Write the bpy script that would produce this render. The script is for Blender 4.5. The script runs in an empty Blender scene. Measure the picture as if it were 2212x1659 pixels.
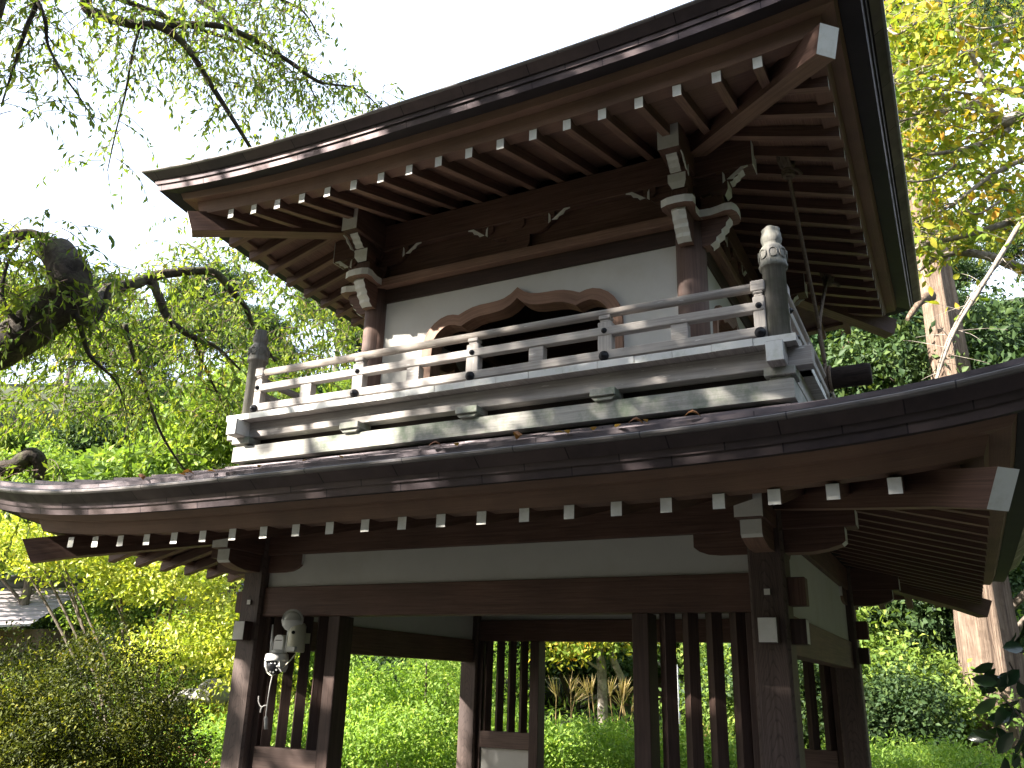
import bpy, math, random
import numpy as np
from mathutils import Vector, Matrix
random.seed(7); RNG = np.random.default_rng(11)
sc = bpy.context.scene
col = sc.collection
PI = math.pi

# ------------------------------------------------------------------ camera
CAM = Vector((2.3915, -4.1714, 1.55))
RR = Vector((0.89116, 0.45283, 0.02777)); RD = Vector((-0.12682, 0.30741, -0.94309)); RF = Vector((-0.43560, 0.83693, 0.33138))
cd = bpy.data.cameras.new("Camera"); cam = bpy.data.objects.new("Camera", cd); col.objects.link(cam)
cam.matrix_world = Matrix(((RR.x, -RD.x, -RF.x, CAM.x), (RR.y, -RD.y, -RF.y, CAM.y), (RR.z, -RD.z, -RF.z, CAM.z), (0, 0, 0, 1)))
cd.sensor_width = 36; cd.lens = 36 * 2125.8 / 2560
cd.clip_start = 0.05; cd.clip_end = 2000
sc.camera = cam
FD = 2125.8 * 2212 / 2560

def P(x, y, d):
    """world point that the photograph shows at (x, y) of its 2212-wide view, d metres along the view axis"""
    return CAM + d * (RF + RR * ((x - 1106) / FD) + RD * ((y - 829.5) / FD))

# ------------------------------------------------------------------ light
SUN = Vector((-0.56, -0.66, 0.50)).normalized()
wd = bpy.data.worlds.new("World"); sc.world = wd; wd.use_nodes = True
nt = wd.node_tree
sky = nt.nodes.new("ShaderNodeTexSky"); sky.sky_type = 'NISHITA'; sky.sun_disc = False
sky.sun_elevation = math.asin(SUN.z); sky.sun_rotation = math.atan2(SUN.x, SUN.y)
sky.air_density = 1.0; sky.dust_density = 3.5; sky.ozone_density = 1.0
# a thin bright veil of cloud over the blue
wtc = nt.nodes.new("ShaderNodeTexCoord"); wn = nt.nodes.new("ShaderNodeTexNoise"); wn.inputs["Scale"].default_value = 1.6; wn.inputs["Detail"].default_value = 5
nt.links.new(wtc.outputs["Generated"], wn.inputs["Vector"])
wr = nt.nodes.new("ShaderNodeMapRange"); wr.inputs["From Min"].default_value = 0.3; wr.inputs["From Max"].default_value = 0.62; wr.inputs["To Min"].default_value = 0.55; wr.inputs["To Max"].default_value = 0.97
nt.links.new(wn.outputs[0], wr.inputs["Value"])
wm = nt.nodes.new("ShaderNodeMixRGB"); wm.inputs[2].default_value = (2.55, 2.95, 3.6, 1)
nt.links.new(wr.outputs[0], wm.inputs[0]); nt.links.new(sky.outputs[0], wm.inputs[1])
nt.links.new(wm.outputs[0], nt.nodes["Background"].inputs[0]); nt.nodes["Background"].inputs[1].default_value = 0.15
sl = bpy.data.lights.new("Sun", 'SUN'); sl.energy = 5.0; sl.angle = math.radians(0.53); sl.color = (1.0, 0.93, 0.82)
so = bpy.data.objects.new("Sun", sl); col.objects.link(so); so.rotation_euler = SUN.to_track_quat('Z', 'Y').to_euler(); so.location = SUN * 40
sc.view_settings.view_transform = 'Standard'; sc.view_settings.look = 'None'; sc.view_settings.gamma = 1
sc.view_settings.exposure = 2.35
sc.render.engine = 'CYCLES'; sc.cycles.max_bounces = 7; sc.cycles.diffuse_bounces = 4; sc.cycles.transmission_bounces = 4
sc.cycles.transparent_max_bounces = 6; sc.cycles.use_denoising = True
sc.cycles.sample_clamp_indirect = 6

# ------------------------------------------------------------------ materials
def mat(name):
    m = bpy.data.materials.new(name); m.use_nodes = True
    n = m.node_tree.nodes; b = n["Principled BSDF"]
    return m, n, m.node_tree.links, b
def ramp(n, stops):
    r = n.new("ShaderNodeValToRGB"); e = r.color_ramp.elements
    while len(e) < len(stops): e.new(0.5)
    for k, (p, c) in enumerate(stops):
        e[k].position = p; e[k].color = (*c, 1)
    return r
def mapping(n, l, src, scale, rot=(0, 0, 0)):
    mp = n.new("ShaderNodeMapping"); mp.inputs["Scale"].default_value = scale; mp.inputs["Rotation"].default_value = rot
    l.new(src, mp.inputs[0]); return mp
def noise(n, l, vec, scale, detail=4, rough=0.6, dist=0.0):
    t = n.new("ShaderNodeTexNoise"); t.inputs["Scale"].default_value = scale; t.inputs["Detail"].default_value = detail
    t.inputs["Roughness"].default_value = rough; t.inputs["Distortion"].default_value = dist
    if vec is not None: l.new(vec, t.inputs["Vector"])
    return t
def bump(n, l, h, b, strength=0.3, dist=0.01):
    bp = n.new("ShaderNodeBump"); bp.inputs["Strength"].default_value = strength; bp.inputs["Distance"].default_value = dist
    l.new(h, bp.inputs["Height"]); l.new(bp.outputs[0], b.inputs["Normal"])

def wood(name, c0, c1, c2, rough=0.6, moss=None, fibre=1.0, spec=0.3, rings=False, streak=None):
    m, n, l, b = mat(name)
    uv = n.new("ShaderNodeUVMap").outputs[0]
    mp = mapping(n, l, uv, (1.3, 34, 1))
    t = noise(n, l, mp.outputs[0], 2.2, 6, 0.65, 0.6)
    r = ramp(n, [(0.28, c0), (0.5, c1), (0.72, c2)])
    l.new(t.outputs[0], r.inputs[0])
    cur = r.outputs[0]
    if rings:                                  # flat-sawn face: nested arches in the grain, centred on the face
        sx = n.new("ShaderNodeSeparateXYZ"); l.new(uv, sx.inputs[0])
        nz = noise(n, l, mapping(n, l, uv, (1.6, 9, 1)).outputs[0], 1.5, 3, 0.5)
        def mth(op, a, b_=None, c=None):
            q = n.new("ShaderNodeMath"); q.operation = op
            for i, v in enumerate((a, b_, c)):
                if v is None: continue
                if isinstance(v, (int, float)): q.inputs[i].default_value = v
                else: l.new(v, q.inputs[i])
            return q.outputs[0]
        vc = mth('SUBTRACT', sx.outputs[1], 0.03); v2 = mth('MULTIPLY', vc, vc); ph = mth('MULTIPLY_ADD', v2, 900.0, mth('MULTIPLY', sx.outputs[0], 17.0))
        ph = mth('MULTIPLY_ADD', nz.outputs[0], 5.0, ph); fr = mth('FRACT', ph)
        rr = ramp(n, [(0.0, (0.62, 0.60, 0.60)), (0.16, (0.98, 0.98, 0.98)), (0.86, (1.06, 1.05, 1.04)), (1.0, (0.62, 0.60, 0.60))]); l.new(fr, rr.inputs[0])
        mx = n.new("ShaderNodeMixRGB"); mx.blend_type = 'MULTIPLY'; mx.inputs[0].default_value = 1
        l.new(cur, mx.inputs[1]); l.new(rr.outputs[0], mx.inputs[2]); cur = mx.outputs[0]
    # board to board variation and slow blotches of wear
    tc = n.new("ShaderNodeTexCoord").outputs["Object"]
    t2 = noise(n, l, tc, 1.7, 5, 0.6)
    r2 = ramp(n, [(0.3, (0.72, 0.72, 0.74)), (0.7, (1.18, 1.14, 1.1))]); l.new(t2.outputs[0], r2.inputs[0])
    mx = n.new("ShaderNodeMixRGB"); mx.blend_type = 'MULTIPLY'; mx.inputs[0].default_value = 1
    l.new(cur, mx.inputs[1]); l.new(r2.outputs[0], mx.inputs[2]); cur = mx.outputs[0]
    if moss:
        t3 = noise(n, l, tc, 5.0, 8, 0.7)
        r3 = ramp(n, [(0.46, (0, 0, 0)), (0.66, (1, 1, 1))]); l.new(t3.outputs[0], r3.inputs[0])
        ml = n.new("ShaderNodeMath"); ml.operation = 'MULTIPLY'; ml.inputs[1].default_value = moss[3]; l.new(r3.outputs[0], ml.inputs[0])
        mx = n.new("ShaderNodeMixRGB"); l.new(ml.outputs[0], mx.inputs[0]); l.new(cur, mx.inputs[1]); mx.inputs[2].default_value = (*moss[:3], 1); cur = mx.outputs[0]
    if streak:                                 # bare pale scuffs along the rail
        t4 = noise(n, l, mapping(n, l, uv, (9, 60, 1)).outputs[0], 1.0, 3, 0.5)
        r4 = ramp(n, [(0.66, (0, 0, 0)), (0.70, (1, 1, 1))]); l.new(t4.outputs[0], r4.inputs[0])
        mx = n.new("ShaderNodeMixRGB"); l.new(r4.outputs[0], mx.inputs[0]); l.new(cur, mx.inputs[1]); mx.inputs[2].default_value = (*streak, 1); cur = mx.outputs[0]
    l.new(cur, b.inputs["Base Color"]); b.inputs["Roughness"].default_value = rough; b.inputs["Specular IOR Level"].default_value = spec
    bump(n, l, t.outputs[0], b, 0.35 * fibre, 0.004)
    return m

def plain(name, c, rough=0.6, var=0.12, scale=6, metal=0.0, stain=None, spec=0.4, bmp=0.0):
    m, n, l, b = mat(name)
    tc = n.new("ShaderNodeTexCoord").outputs["Object"]
    t = noise(n, l, tc, scale, 6, 0.65)
    r = ramp(n, [(0.3, tuple(x * (1 - var) for x in c)), (0.7, tuple(min(1, x * (1 + var)) for x in c))]); l.new(t.outputs[0], r.inputs[0])
    cur = r.outputs[0]
    if stain:
        t3 = noise(n, l, tc, stain[4], 9, 0.72); r3 = ramp(n, [(0.5, (0, 0, 0)), (0.72, (1, 1, 1))]); l.new(t3.outputs[0], r3.inputs[0])
        ml = n.new("ShaderNodeMath"); ml.operation = 'MULTIPLY'; ml.inputs[1].default_value = stain[3]; l.new(r3.outputs[0], ml.inputs[0])
        mx = n.new("ShaderNodeMixRGB"); l.new(ml.outputs[0], mx.inputs[0]); l.new(cur, mx.inputs[1]); mx.inputs[2].default_value = (*stain[:3], 1); cur = mx.outputs[0]
    l.new(cur, b.inputs["Base Color"]); b.inputs["Roughness"].default_value = rough; b.inputs["Metallic"].default_value = metal; b.inputs["Specular IOR Level"].default_value = spec
    if bmp: bump(n, l, t.outputs[0], b, bmp, 0.02)
    return m

def copper(name, base, lit, width, rough=0.42, metal=0.25):  # base and lit are two tints of the sheets themselves
    """seamed copper sheets: UV u runs along the eave in metres, v counts courses"""
    m, n, l, b = mat(name)
    uv = n.new("ShaderNodeUVMap").outputs[0]
    br = n.new("ShaderNodeTexBrick"); br.offset = 0.5; br.inputs["Scale"].default_value = 1
    br.inputs["Brick Width"].default_value = width; br.inputs["Row Height"].default_value = 1; br.inputs["Mortar Size"].default_value = 0.0028
    br.inputs["Mortar Smooth"].default_value = 0.1; br.inputs["Bias"].default_value = 0
    br.inputs["Color1"].default_value = (*base, 1); br.inputs["Color2"].default_value = (*lit, 1); br.inputs["Mortar"].default_value = (base[0] * .3, base[1] * .3, base[2] * .35, 1)
    l.new(uv, br.inputs["Vector"])
    tc = n.new("ShaderNodeTexCoord").outputs["Object"]
    t = noise(n, l, tc, 3.5, 7, 0.7); r = ramp(n, [(0.3, (0.7, 0.7, 0.75)), (0.7, (1.25, 1.2, 1.15))]); l.new(t.outputs[0], r.inputs[0])
    mx = n.new("ShaderNodeMixRGB"); mx.blend_type = 'MULTIPLY'; mx.inputs[0].default_value = 1; l.new(br.outputs[0], mx.inputs[1]); l.new(r.outputs[0], mx.inputs[2])
    l.new(mx.outputs[0], b.inputs["Base Color"]); b.inputs["Metallic"].default_value = metal
    t2 = noise(n, l, tc, 11, 4, 0.6); rr = ramp(n, [(0.3, (rough - .12,) * 3), (0.7, (rough + .15,) * 3)]); l.new(t2.outputs[0], rr.inputs[0]); l.new(rr.outputs[0], b.inputs["Roughness"])
    bump(n, l, t.outputs[0], b, 0.12, 0.01)
    return m

def bark(name, c0, c1, scale=(9, 9, 1.2), depth=0.03, blot=None, bstr=0.9):
    m, n, l, b = mat(name)
    tc = n.new("ShaderNodeTexCoord").outputs["Object"]
    t = noise(n, l, mapping(n, l, tc, scale).outputs[0], 2.0, 8, 0.7, 0.8)
    r = ramp(n, [(0.32, c0), (0.68, c1)]); l.new(t.outputs[0], r.inputs[0]); cur = r.outputs[0]
    if blot:
        t3 = noise(n, l, tc, blot[4], 6, 0.7); r3 = ramp(n, [(0.5, (0, 0, 0)), (0.62, (1, 1, 1))]); l.new(t3.outputs[0], r3.inputs[0])
        ml = n.new("ShaderNodeMath"); ml.operation = 'MULTIPLY'; ml.inputs[1].default_value = blot[3]; l.new(r3.outputs[0], ml.inputs[0])
        mx = n.new("ShaderNodeMixRGB"); l.new(ml.outputs[0], mx.inputs[0]); l.new(cur, mx.inputs[1]); mx.inputs[2].default_value = (*blot[:3], 1); cur = mx.outputs[0]
    l.new(cur, b.inputs["Base Color"]); b.inputs["Roughness"].default_value = 0.85; b.inputs["Specular IOR Level"].default_value = 0.2
    bump(n, l, t.outputs[0], b, bstr, depth)
    return m

def leafmat(name, stops, trans=0.45, rough=0.55, spec=0.18):
    """leaves: a colour per leaf from the mesh, part of the light goes through the blade"""
    m, n, l, b = mat(name)
    a = n.new("ShaderNodeAttribute"); a.attribute_name = "rnd"
    r = ramp(n, stops); l.new(a.outputs["Fac"], r.inputs[0])
    l.new(r.outputs[0], b.inputs["Base Color"]); b.inputs["Roughness"].default_value = rough; b.inputs["Specular IOR Level"].default_value = spec
    tr = n.new("ShaderNodeBsdfTranslucent")
    mx2 = n.new("ShaderNodeMixRGB"); mx2.blend_type = 'MULTIPLY'; mx2.inputs[0].default_value = 1; mx2.inputs[2].default_value = (1.35, 1.4, 0.6, 1)
    l.new(r.outputs[0], mx2.inputs[1]); l.new(mx2.outputs[0], tr.inputs[0])
    ms = n.new("ShaderNodeMixShader"); ms.inputs[0].default_value = trans
    l.new(b.outputs[0], ms.inputs[1]); l.new(tr.outputs[0], ms.inputs[2]); l.new(ms.outputs[0], n["Material Output"].inputs[0])
    return m

M = {}
M['wood'] = wood("stained_cedar", (0.075, 0.041, 0.033), (0.130, 0.073, 0.057), (0.185, 0.110, 0.086))
M['woodbounce'] = wood("soffit_bounce_cedar", (0.165, 0.097, 0.072), (0.25, 0.152, 0.112), (0.33, 0.212, 0.158))  # undersides and eave boards: bounced light put into the colour
M['woodpost'] = wood("post_cedar", (0.070, 0.050, 0.045), (0.108, 0.078, 0.069), (0.14, 0.104, 0.092), rings=True)
M['woodcol'] = wood("column_cedar", (0.095, 0.062, 0.054), (0.150, 0.100, 0.085), (0.195, 0.135, 0.114))
M['wooddark'] = wood("lattice_cedar", (0.045, 0.028, 0.024), (0.075, 0.047, 0.040), (0.105, 0.068, 0.057))
M['woodblack'] = wood("dark_beam", (0.022, 0.014, 0.012), (0.045, 0.026, 0.021), (0.075, 0.042, 0.032))  # darkest wood tone, for the head beams
M['grey'] = wood("weathered_rail", (0.28, 0.262, 0.25), (0.40, 0.378, 0.362), (0.50, 0.478, 0.46), rough=0.75, streak=(0.66, 0.64, 0.62))
M['greypost'] = wood("weathered_post", (0.17, 0.165, 0.158), (0.27, 0.262, 0.25), (0.36, 0.35, 0.335), rough=0.8, moss=(0.12, 0.135, 0.09, 0.5))
M['greybase'] = wood("weathered_base", (0.27, 0.268, 0.25), (0.40, 0.395, 0.37), (0.50, 0.49, 0.455), rough=0.8, moss=(0.14, 0.185, 0.125, 0.85))
M['rail'] = wood("handrail", (0.24, 0.215, 0.195), (0.36, 0.325, 0.295), (0.47, 0.435, 0.40), rough=0.7, streak=(0.62, 0.58, 0.54))
M['frame'] = wood("window_cedar", (0.17, 0.095, 0.065), (0.25, 0.145, 0.10), (0.31, 0.19, 0.135))
M['white'] = plain("white_paint", (0.74, 0.73, 0.69), 0.7, 0.07, 9, stain=(0.45, 0.42, 0.30, 0.35, 14))
M['whitedeck'] = plain("white_board_ends", (0.72, 0.72, 0.70), 0.75, 0.10, 7, stain=(0.33, 0.36, 0.24, 0.55, 9))
M['plaster'] = plain("lime_plaster", (0.57, 0.56, 0.535), 0.85, 0.05, 3, bmp=0.08, stain=(0.46, 0.435, 0.37, 0.5, 1.8))
M['copper'] = copper("copper_fascia", (0.085, 0.068, 0.074), (0.135, 0.106, 0.108), 0.42, rough=0.5, metal=0.7)
M['roof'] = copper("copper_roof", (0.10, 0.088, 0.098), (0.14, 0.122, 0.132), 0.9, rough=0.38, metal=0.75)
M['lip'] = copper("copper_lip", (0.22, 0.21, 0.21), (0.28, 0.265, 0.265), 0.55, rough=0.42, metal=0.6)
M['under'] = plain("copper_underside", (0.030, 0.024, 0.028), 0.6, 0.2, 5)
M['iron'] = plain("black_iron", (0.018, 0.018, 0.022), 0.45, 0.3, 40, metal=0.3)
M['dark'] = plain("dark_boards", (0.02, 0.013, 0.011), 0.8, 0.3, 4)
M['rope'] = plain("hemp_rope", (0.16, 0.12, 0.09), 0.9, 0.3, 60, bmp=0.5)
M['log'] = bark("striker_wood", (0.015, 0.011, 0.010), (0.045, 0.033, 0.028), (3, 20, 20), 0.01)
M['plasticw'] = plain("white_plastic", (0.74, 0.74, 0.73), 0.35, 0.03, 5)
M['plasticc'] = plain("cream_plastic", (0.62, 0.60, 0.47), 0.4, 0.05, 5)
M['lens'] = plain("frosted_lens", (0.52, 0.53, 0.50), 0.25, 0.05, 20)
M['blackgloss'] = plain("black_gloss", (0.012, 0.012, 0.014), 0.12, 0.1, 10)
M['led'] = plain("led_lens", (0.55, 0.55, 0.56), 0.3, 0.05, 10)
M['cable'] = plain("grey_cable", (0.55, 0.54, 0.52), 0.5, 0.05, 10)
M['barkdark'] = bark("cherry_bark_dark", (0.018, 0.014, 0.012), (0.075, 0.060, 0.050), (6, 6, 6), 0.02, blot=(0.09, 0.10, 0.045, 0.75, 5))
M['twig'] = bark("twig_bark", (0.07, 0.048, 0.040), (0.17, 0.12, 0.10), (10, 10, 10), 0.005, bstr=0.3)
M['barkpale'] = bark("cherry_bark_pale", (0.12, 0.10, 0.085), (0.42, 0.37, 0.32), (5, 5, 5), 0.01, blot=(0.08, 0.065, 0.055, 0.7, 4))
M['cedarbark'] = bark("cedar_bark", (0.055, 0.036, 0.028), (0.33, 0.245, 0.185), (7, 7, 0.28), 0.07, blot=(0.11, 0.075, 0.055, 0.6, 2.2), bstr=1.0)
M['cedardark'] = bark("shaded_cedar_bark", (0.05, 0.032, 0.026), (0.17, 0.10, 0.075), (6, 6, .5), 0.03)  # darker copy of the cedar bark, with shade put into its colour
M['gbark'] = bark("garden_bark", (0.06, 0.048, 0.04), (0.20, 0.165, 0.135), (8, 8, 3), 0.02)
GY = lambda *a: a
M['l_willow'] = leafmat("weeping_cherry_leaf", [(0.0, (0.045, 0.085, 0.022)), (0.35, (0.11, 0.17, 0.030)), (0.72, (0.24, 0.30, 0.045)), (0.93, (0.38, 0.36, 0.05)), (1.0, (0.48, 0.22, 0.04))], 0.45)
M['l_gold'] = leafmat("autumn_cherry_leaf", [(0.0, (0.07, 0.13, 0.025)), (0.35, (0.17, 0.24, 0.035)), (0.65, (0.34, 0.33, 0.045)), (0.85, (0.50, 0.30, 0.04)), (1.0, (0.46, 0.15, 0.03))], 0.45)
M['l_lime'] = leafmat("lime_leaf", [(0.0, (0.15, 0.22, 0.04)), (0.4, (0.34, 0.40, 0.06)), (0.8, (0.54, 0.52, 0.10)), (1.0, (0.55, 0.42, 0.08))], 0.4, 0.45, 0.5)
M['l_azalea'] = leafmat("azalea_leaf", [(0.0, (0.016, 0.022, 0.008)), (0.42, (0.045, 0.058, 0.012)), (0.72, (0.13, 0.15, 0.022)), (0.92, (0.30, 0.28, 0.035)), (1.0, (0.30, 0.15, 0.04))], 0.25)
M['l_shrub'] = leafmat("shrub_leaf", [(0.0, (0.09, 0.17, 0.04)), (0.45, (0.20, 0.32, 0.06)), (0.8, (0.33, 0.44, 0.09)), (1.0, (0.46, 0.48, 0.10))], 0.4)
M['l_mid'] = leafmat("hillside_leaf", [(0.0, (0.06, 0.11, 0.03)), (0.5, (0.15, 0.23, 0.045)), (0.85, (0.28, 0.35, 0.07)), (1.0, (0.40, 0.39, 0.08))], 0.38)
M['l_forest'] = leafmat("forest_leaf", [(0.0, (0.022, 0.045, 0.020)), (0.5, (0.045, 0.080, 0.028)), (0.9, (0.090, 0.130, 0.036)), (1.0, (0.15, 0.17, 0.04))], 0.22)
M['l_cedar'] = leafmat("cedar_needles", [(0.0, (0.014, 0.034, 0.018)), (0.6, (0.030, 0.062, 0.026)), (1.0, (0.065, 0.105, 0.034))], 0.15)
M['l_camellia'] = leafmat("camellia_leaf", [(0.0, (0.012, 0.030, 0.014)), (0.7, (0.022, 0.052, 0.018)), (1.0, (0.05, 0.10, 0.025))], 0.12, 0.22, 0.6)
M['l_shade'] = leafmat("shade_tree_leaf", [(0.0, (0.04, 0.08, 0.02)), (1.0, (0.11, 0.16, 0.03))], 0.2)
M['plume'] = leafmat("pampas_plume", [(0.0, (0.36, 0.27, 0.13)), (1.0, (0.58, 0.47, 0.26))], 0.35)
M['flower'] = leafmat("pink_petal", [(0.0, (0.50, 0.10, 0.14)), (1.0, (0.62, 0.28, 0.26))], 0.3)
M['tile'] = plain("grey_roof_tile", (0.17, 0.165, 0.19), 0.5, 0.25, 6, bmp=0.1)
M['tilepale'] = plain("sunbleached_roof", (0.36, 0.32, 0.33), 0.6, 0.12, 4)
M['hutwall'] = plain("hut_timber", (0.13, 0.085, 0.06), 0.8, 0.25, 4)
M['cloth'] = plain("white_cloth", (0.86, 0.86, 0.88), 0.8, 0.03, 8)
M['stone'] = plain("garden_stone", (0.26, 0.25, 0.235), 0.9, 0.3, 7, bmp=0.4, stain=(0.09, 0.11, 0.05, 0.6, 5))
M['deadleaf'] = leafmat("fallen_leaf_brown", [(0.0, (0.16, 0.07, 0.04)), (0.6, (0.32, 0.15, 0.06)), (1.0, (0.42, 0.24, 0.08))], 0.2)

def groundmat():
    m, n, l, b = mat("garden_ground")
    tc = n.new("ShaderNodeTexCoord").outputs["Object"]
    sx = n.new("ShaderNodeSeparateXYZ"); l.new(tc, sx.inputs[0])
    t = noise(n, l, tc, 0.35, 7, 0.65); t2 = noise(n, l, tc, 14, 6, 0.7)
    r = ramp(n, [(0.25, (0.016, 0.022, 0.010)), (0.5, (0.032, 0.042, 0.016)), (0.75, (0.060, 0.066, 0.026))]); l.new(t2.outputs[0], r.inputs[0])
    r1 = ramp(n, [(0.3, (0.10, 0.09, 0.07)), (0.7, (0.17, 0.15, 0.125))]); l.new(t2.outputs[0], r1.inputs[0])
    # bare raked earth in front of and under the gate, green beyond
    g = n.new("ShaderNodeVectorMath"); g.operation = 'DISTANCE'; g.inputs[1].default_value = (0.6, -2.2, 0); l.new(tc, g.inputs[0])
    ad = n.new("ShaderNodeMath"); ad.operation = 'MULTIPLY_ADD'; ad.inputs[1].default_value = 3.0; l.new(t.outputs[0], ad.inputs[0]); l.new(g.outputs["Value"], ad.inputs[2])
    rm = ramp(n, [(0.0, (0, 0, 0)), (1.0, (1, 1, 1))]); mr = n.new("ShaderNodeMapRange"); mr.inputs["From Min"].default_value = 7.0; mr.inputs["From Max"].default_value = 8.6
    l.new(ad.outputs[0], mr.inputs["Value"])
    mx = n.new("ShaderNodeMixRGB"); l.new(mr.outputs[0], mx.inputs[0]); l.new(r1.outputs[0], mx.inputs[1]); l.new(r.outputs[0], mx.inputs[2])
    l.new(mx.outputs[0], b.inputs["Base Color"]); b.inputs["Roughness"].default_value = 0.95; bump(n, l, t2.outputs[0], b, 0.6, 0.03)
    return m
M['ground'] = groundmat()

# ------------------------------------------------------------------ mesh helpers
class MB:
    def __init__(s): s.v = []; s.f = []; s.m = []; s.uv = []; s.sm = []
    def face(s, pts, m=0, uv=None, smooth=False):
        i = len(s.v); s.v += [tuple(p) for p in pts]; s.f.append(tuple(range(i, i + len(pts)))); s.m.append(m); s.sm.append(smooth)
        s.uv.append(uv if uv else planar(pts))
    def hexa(s, q, m=0, ends=None, bevel=0):
        """8 points: bottom ring then top ring; the long way is found for the grain; ends = {face index: material}"""
        F = [(3, 2, 1, 0), (4, 5, 6, 7), (0, 1, 5, 4), (1, 2, 6, 5), (2, 3, 7, 6), (3, 0, 4, 7)]
        q = [Vector(p) for p in q]
        ax = max([(q[1] - q[0]), (q[3] - q[0]), (q[4] - q[0])], key=lambda a: a.length).normalized()
        o1, o2 = random.random() * 9, random.random() * 9
        for k, f in enumerate(F):
            pts = [q[i] for i in f]; mm = m
            if ends and k in ends: mm = ends[k]
            nn = (pts[1] - pts[0]).cross(pts[2] - pts[0]); 
            if nn.length < 1e-12: nn = Vector((0, 0, 1))
            nn.normalize(); w = nn.cross(ax)
            uv = [((p.dot(ax)) + o1, p.dot(w) + o2) for p in pts]
            i = len(s.v); s.v += [tuple(p) for p in pts]; s.f.append((i, i + 1, i + 2, i + 3)); s.m.append(mm); s.uv.append(uv); s.sm.append(False)
    def box(s, x0, x1, y0, y1, z0, z1, m=0, ends=None):
        # faces: 0 bottom 1 top 2 -y 3 +x 4 +y 5 -x
        s.hexa([(x0, y0, z0), (x1, y0, z0), (x1, y1, z0), (x0, y1, z0), (x0, y0, z1), (x1, y0, z1), (x1, y1, z1), (x0, y1, z1)], m, ends)
    def fbox(s, fr, o0, o1, w0, w1, z0, z1, m=0, ends=None):
        """box in a frame (origin, outward, sideways): faces 3 = outward end"""
        c, a, b = fr
        pt = lambda o, w, z: (c[0] + a[0] * o + b[0] * w, c[1] + a[1] * o + b[1] * w, z)
        flip = (a[0] * b[1] - a[1] * b[0]) < 0
        q = [pt(o0, w0, z0), pt(o1, w0, z0), pt(o1, w1, z0), pt(o0, w1, z0), pt(o0, w0, z1), pt(o1, w0, z1), pt(o1, w1, z1), pt(o0, w1, z1)]
        if flip:
            q = [pt(o0, w1, z0), pt(o1, w1, z0), pt(o1, w0, z0), pt(o0, w0, z0), pt(o0, w1, z1), pt(o1, w1, z1), pt(o1, w0, z1), pt(o0, w0, z1)]
        s.hexa(q, m, ends)
    def prism(s, poly, a, b, place, m=0, side=None, cap=None):
        """poly: 2-D outline; place(u, v, t) -> world; extruded t from a to b; side(i) gives the material of side i"""
        n = len(poly)
        A = [Vector(place(u, v, a)) for u, v in poly]; B = [Vector(place(u, v, b)) for u, v in poly]
        o1, o2 = random.random() * 9, random.random() * 9
        cuv = [(u + o1, v + o2) for u, v in poly]
        area = sum(poly[i][0] * poly[(i + 1) % n][1] - poly[(i + 1) % n][0] * poly[i][1] for i in range(n))
        s.face(A[::-1], m if cap is None else cap, cuv[::-1]); s.face(B, m if cap is None else cap, cuv)
        run = 0
        for i in range(n):
            j = (i + 1) % n; L = math.dist(poly[i], poly[j])
            s.face([A[i], A[j], B[j], B[i]], side(i) if side else m, [(run + o1, o2), (run + L + o1, o2), (run + L + o1, o2 + abs(b - a)), (run + o1, o2 + abs(b - a))]); run += L
    def tube(s, pts, rad, n=8, m=0, cap=True, smooth=True):
        pts = [Vector(p) for p in pts]
        if not hasattr(rad, '__len__'): rad = [rad] * len(pts)
        rings = []; prev = None; run = 0; vs = []
        for i, p in enumerate(pts):
            d = (pts[min(i + 1, len(pts) - 1)] - pts[max(i - 1, 0)])
            if d.length < 1e-9: d = Vector((0, 0, 1))
            d.normalize()
            if prev is None:
                u = d.cross(Vector((0, 0, 1)) if abs(d.z) < 0.9 else Vector((1, 0, 0))).normalized()
            else:
                u = (prev - d * prev.dot(d)).normalized()
            w = d.cross(u); prev = u
            if i: run += (p - pts[i - 1]).length
            i0 = len(s.v); r = rad[i]
            for k in range(n):
                t = 2 * PI * k / n; s.v.append(tuple(p + u * (r * math.cos(t)) + w * (r * math.sin(t))))
            rings.append(i0); vs.append(run)
        for i in range(len(rings) - 1):
            a, b = rings[i], rings[i + 1]; c = 2 * PI * rad[i]
            for k in range(n):
                k2 = (k + 1) % n
                s.f.append((a + k, a + k2, b + k2, b + k)); s.m.append(m); s.sm.append(smooth)
                s.uv.append([(vs[i], c * k / n), (vs[i], c * (k + 1) / n), (vs[i + 1], c * (k + 1) / n), (vs[i + 1], c * k / n)])
        if cap:
            for a, rev in ((rings[0], True), (rings[-1], False)):
                ids = [a + k for k in range(n)]; ids = ids[::-1] if rev else ids
                s.f.append(tuple(ids)); s.m.append(m if not isinstance(cap, int) or cap is True else cap); s.sm.append(False); s.uv.append([(s.v[i][0], s.v[i][2]) for i in ids])
    def lathe(s, prof, c, n=24, m=0, smooth=True, ripple=None):
        """profile (radius, z) about a vertical axis at c; ripple(k, n, z) scales the radius"""
        rings = []
        for r, z in prof:
            i0 = len(s.v)
            for k in range(n):
                t = 2 * PI * k / n; rr = r * (ripple(t, z) if ripple else 1)
                s.v.append((c[0] + rr * math.cos(t), c[1] + rr * math.sin(t), c[2] + z))
            rings.append(i0)
        for i in range(len(rings) - 1):
            for k in range(n):
                k2 = (k + 1) % n; a, b = rings[i], rings[i + 1]
                s.f.append((a + k, a + k2, b + k2, b + k)); s.m.append(m); s.sm.append(smooth)
                z0, z1 = prof[i][1], prof[i + 1][1]
                s.uv.append([(z0, k / n * .35), (z0, (k + 1) / n * .35), (z1, (k + 1) / n * .35), (z1, k / n * .35)])
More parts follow.
